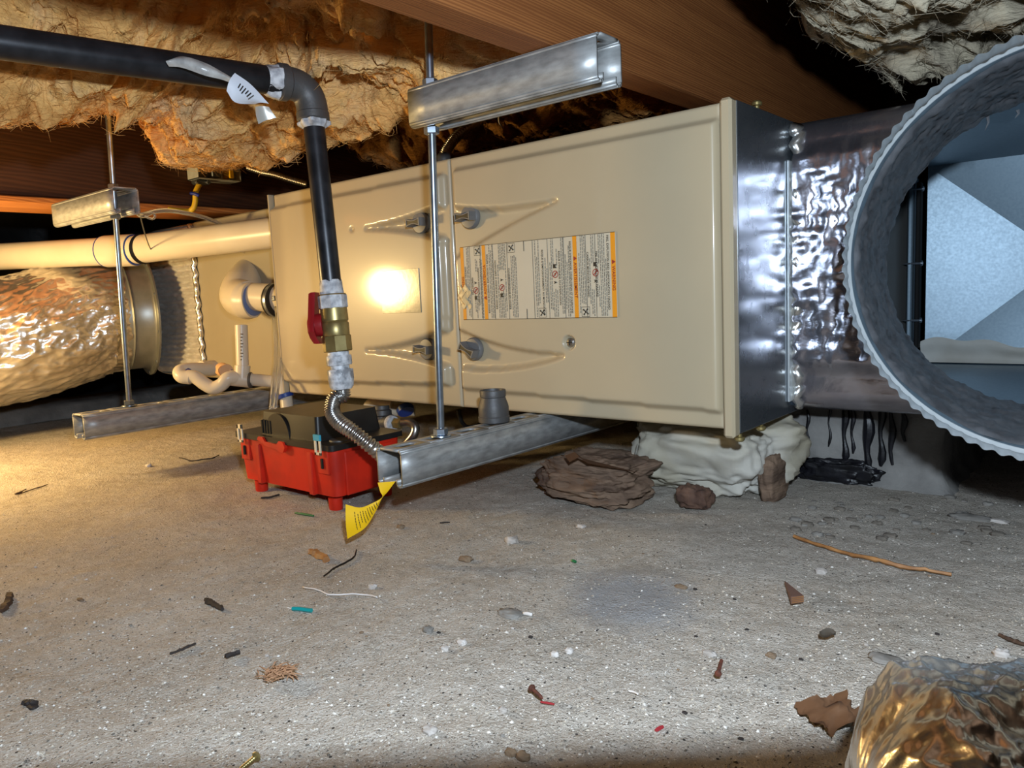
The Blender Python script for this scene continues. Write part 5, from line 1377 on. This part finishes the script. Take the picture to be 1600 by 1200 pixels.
for i in range(60):
    px = rnd.uniform(0, 1600); py = rnd.uniform(700, 1150)
    if 360 < px < 640 and py < 800: continue
    stone(px, py, rnd.uniform(0.0011, 0.0024), rnd.choice(['stone_grey', 'stone_white', 'darktwig', 'stone_brown']), 'tiny grit crumb scattered on the dusty slab', 140 + i, (1.2, .9, .6), 'loose grit on the slab', 'grit_crumb')


# loose sand grains on the slab: far too many to count
gb = MB(); rs = np.random.RandomState(11)
octv = np.array([(1, 0, 0), (0, 1, 0), (-1, 0, 0), (0, -1, 0), (0, 0, 1)], float)
NG = 15000
gx_ = rs.uniform(-25, 1625, NG); gy_ = 690 + 560 * rs.uniform(0, 1, NG) ** 0.85
dv = RIGHT[None] * ((gx_ - 800) / FPX)[:, None] - UP[None] * ((gy_ - 600) / FPX)[:, None] + FWD[None]
gp = CAM[None] + dv * (-CAM[2] / dv[:, 2])[:, None]
gzz = ground_z(gp[:, 0], gp[:, 1])
for i in range(NG):
    sz = 0.0004 + 0.0011 * rs.rand() ** 4
    a_ = rs.rand() * 6.28; ca, sa = math.cos(a_), math.sin(a_)
    v_ = octv * np.array([sz * (0.7 + 0.8 * rs.rand()), sz, sz * 0.8]) + rs.uniform(-.25, .25, (5, 3)) * sz
    v_ = np.stack([v_[:, 0] * ca - v_[:, 1] * sa, v_[:, 0] * sa + v_[:, 1] * ca, v_[:, 2]], -1) + [gp[i, 0], gp[i, 1], gzz[i]]
    gb.add(v_, [(0, 1, 4), (1, 2, 4), (2, 3, 4), (3, 0, 4)], int(rs.choice(4, p=[.50, .26, .19, .05])))
tag(gb.build('sand_grains', [mat('sand_tan', (180, 170, 154), 0.9), mat('sand_pale', (208, 202, 192), 0.9), mat('sand_dark', (96, 90, 82), 0.9), mat('sand_white', (230, 228, 222), 0.85)], sharp=20, kind='stuff'), 'loose sand grains strewn over the whole dusty slab', 'sand')


def strip(name, label, pts, r, m, cat, lift=0.003, n=6, seg=5, taper=True):
    P = spline([at(px, py, 2, 0.0) for (px, py) in pts], n)
    P = [np.array([p[0], p[1], gz(p[0], p[1]) + lift]) for p in P]
    R = [r * (0.6 + 0.4 * math.sin(PI * (0.15 + 0.7 * i / (len(P) - 1)))) if taper else r for i in range(len(P))]
    if m not in ('darkwire', 'whitewire', 'teal', 'green', 'redbit'): R = [a * rnd.uniform(0.7, 1.15) for a in R]; P = [p + np.array([rnd.uniform(-.3, .3), rnd.uniform(-.3, .3), 0]) * r for p in P]
    return tag(MB().tube(P, R, seg).build(name, M[m], sharp=35 if m not in ('darkwire', 'whitewire') else 0), label, cat)


strip('wire_offcut', 'short black wire bent on the slab below the yellow tag', [(506, 898), (520, 885), (540, 876), (553, 869), (557, 858)], 0.0011, 'darkwire', 'wire', 0.002)
strip('wire_offcut', 'thin white wire lying on the slab left of centre', [(473, 918), (500, 925), (515, 931), (550, 931), (575, 933), (590, 938)], 0.0010, 'whitewire', 'wire', 0.002)
strip('wire_offcut', 'teal wire insulation scrap on the slab', [(457, 950), (470, 951), (487, 953)], 0.0022, 'teal', 'scrap', 0.002, taper=False)
strip('plastic_scrap', 'green plastic sliver below the red pump', [(461, 800), (476, 802), (490, 804)], 0.0018, 'green', 'scrap', 0.002)
strip('plastic_scrap', 'tiny green scrap on the slab at centre', [(893, 876), (900, 878)], 0.0018, 'green', 'scrap', 0.002)
strip('plastic_scrap', 'small dull red scrap near the bottom edge', [(1024, 1138), (1036, 1132)], 0.0013, 'redbit', 'scrap', 0.001)
strip('wood_splinter', 'small tan wood chip left of the black wire', [(484, 860), (498, 866), (512, 873)], 0.0050, 'splinter', 'wood chip', 0.003)
strip('twig', 'dark stubby twig left of the teal scrap', [(321, 933), (330, 938), (348, 949)], 0.0032, 'darktwig', 'twig', 0.003)
strip('twig', 'brown twig at the left edge of the slab', [(14, 930), (12, 942), (2, 955)], 0.0042, 'twig', 'twig', 0.003)
strip('twig', 'long thin dark twig in the lower left', [(265, 1019), (285, 1012), (305, 1004)], 0.0013, 'darktwig', 'twig', 0.002)
strip('twig', 'short dark peg right of the thin twig', [(352, 1026), (362, 1022), (373, 1017)], 0.0022, 'darktwig', 'twig', 0.003, taper=False)
strip('twig', 'dark twig on the warm lit slab before the pump', [(408, 778), (422, 776), (436, 772)], 0.0018, 'darktwig', 'twig', 0.002)
strip('twig', 'thin twig on the warm slab at far left', [(40, 762), (25, 770), (74, 755)], 0.0013, 'twig', 'twig', 0.002)
strip('twig', 'thin forked twig between left strut and pump', [(280, 716), (300, 719), (330, 716), (342, 712)], 0.0014, 'darktwig', 'twig', 0.002)
strip('twig', 'dark stick at the right edge of the slab', [(1562, 990), (1580, 998), (1604, 1006)], 0.0020, 'twig', 'twig', 0.003)
strip('twig', 'small dark sliver on the slab at centre', [(687, 819), (703, 818)], 0.0012, 'darktwig', 'twig', 0.002)
strip('twig', 'dark crumb of wood at lower left', [(36, 1094), (46, 1096), (56, 1098)], 0.0026, 'darktwig', 'twig', 0.002)
strip('wood_strip', 'long thin curved wood strip on the slab at right', [(1240, 840), (1290, 857), (1360, 876), (1420, 888), (1488, 897)], 0.0025, 'splinter', 'wood strip', 0.004, 8)
fb = MB(); fc_ = at(440, 1056, 2, 0.001)
for i in range(90):
    a_ = rnd.uniform(0, 6.28); p = fc_ + RT0 * rnd.gauss(0, 0.0065) + np.array([-RT0[1], RT0[0], 0]) * rnd.gauss(0, 0.0050) + np.array([0, 0, rnd.uniform(0.0005, 0.006)])
    d_ = np.array([math.cos(a_), math.sin(a_), rnd.uniform(-.25, .35)]) * rnd.uniform(0.003, 0.007)
    fb.tube([p - d_, p + np.array([0, 0, rnd.uniform(0, .0015)]), p + d_], [0.0002, 0.0007, 0.0002], 4)
tag(fb.build('plant_fibre', mat('tan_fibre', (168, 128, 96), 0.9), sharp=0, kind='stuff'), 'tuft of tan fibre in the lower left foreground', 'tuft')

# folded metal wedge
a0, a1, a2 = at(1226, 912, 2, 0.002), at(1236, 944, 2, 0.002), at(1256, 941, 2, 0.002); tp_ = at(1226, 912, 2, 0.004)
V = [a0, a1, a2, a1 + [0, 0, 0.007], a2 + [0, 0, 0.006], a0 + [0, 0, 0.003]]
b = MB().add(V, [(0, 1, 3, 5), (1, 2, 4, 3), (5, 3, 4), (0, 5, 4, 2), (0, 2, 1)])
for k in range(4):
    t0 = 0.001 + 0.0015 * k
    e = (a2 - a1); b.add([a1 + [0, 0, t0] + e * 0.03 - e[[1, 0, 2]] * 0, a1 + [0, 0, t0 + 0.0007] + e * 0.03, a2 + [0, 0, t0 + 0.0007] - e * 0.03, a2 + [0, 0, t0] - e * 0.03] - np.array(FWD) * 0.0008, [(0, 1, 2, 3)], 1)
tag(b.build('wood_wedge', [mat('reddish_wedge', (112, 84, 72), 0.6), M['splinter']], sharp=20), 'small reddish brown wedge with layered end on the slab at right', 'wedge')
# dark curled leaf
c_ = at(1293, 997, 2, 0.003); P = np.zeros((9, 7, 3))
for i in range(9):
    for j in range(7):
        u_, v_ = i / 8 - .5, j / 6 - .5; wd = math.cos(u_ * PI) ** 0.6
        P[i, j] = c_ + RT0 * u_ * 0.013 + np.array([-RT0[1], RT0[0], 0]) * v_ * 0.012 * wd + np.array([0, 0, 0.002 + 0.012 * v_ * v_ + 0.001 * math.sin(6 * u_)])
tag(MB().grid(P).build('dry_leaf', mat('dark_leaf', (70, 62, 52), 0.7), sharp=0), 'dark curled dry leaf above the foil duct end', 'leaf')


def screw(label, head_px, tip_px, r, m, group=None):
    h = at(*head_px, 2, 0.004); t = at(*tip_px, 2, 0.002); d = Vector(t - h); ln = d.length; d.normalize()
    root = thing('screw', label, 'screw', group)
    MB().lathe([(0, -0.0006), (r * 1.5, -0.0002), (r * 1.9, r * 0.5), (r * 1.8, r * 1.1), (r, r * 1.6)], Vector(h) + Vector((0, 0, r)), d, 8).build('head', M[m], root)
    pr = [(r, r * 1.4)]
    for i in range(int((ln - r * 3) / (r * 0.9))): pr += [(r * 0.8, r * 1.6 + i * r * 0.9), (r * 1.0, r * 1.6 + i * r * 0.9 + r * 0.4)]
    pr += [(0.0, ln)]
    MB().lathe(pr, Vector(h) + Vector((0, 0, r)), d, 10).build('shank', M[m], root); settle(root)


screw('brass screw at the bottom edge left of centre', (403, 1184), (370, 1212), 0.0017, 'brass')
screw('rusty screw on the slab right of centre', (1122, 1056), (1128, 1032), 0.0014, 'rust')
screw('small blue-grey metal screw near the right edge', (1560, 1047), (1546, 1054), 0.0011, 'zinc')
screw('corroded bolt with a reddish fibre in the foreground', (830, 1077), (849, 1096), 0.0015, 'rust')
strip('twig', 'reddish fibre trailing from the corroded bolt', [(845, 1098), (855, 1101), (866, 1104)], 0.0009, 'redbit', 'fibre', 0.002)
strip('plastic_scrap', 'tiny white chip right of the flat grey stone', [(818, 965), (832, 968)], 0.0020, 'whitewire', 'scrap', 0.002)
strip('wire_offcut', 'tiny curled white thread right of centre', [(982, 1076), (990, 1078), (997, 1083)], 0.0009, 'whitewire', 'wire', 0.002)

# torn brown cardboard piece beside the foil duct end
c_ = at(1300, 1125, 2, 0.0); P = np.zeros((14, 12, 3))
for i in range(14):
    for j in range(12):
        u_, v_ = i / 13 - .5, j / 11 - .5
        q_ = perlin(np.array([u_ * 5 + 3, v_ * 5, 0.5]))
        P[i, j] = c_ + RT0 * (u_ * 0.030 + 0.006 * q_) + np.array([-RT0[1], RT0[0], 0]) * (v_ * 0.036 + 0.006 * q_ * (1 if i % 2 else -1) * 0.5) + np.array([0, 0, 0.004 + 0.006 * q_ + 0.006 * (u_ + 0.5)])
tag(MB().grid(P).build('cardboard_scrap', M['cardboard'], sharp=0), 'torn brown cardboard scrap beside the foil duct end', 'scrap')
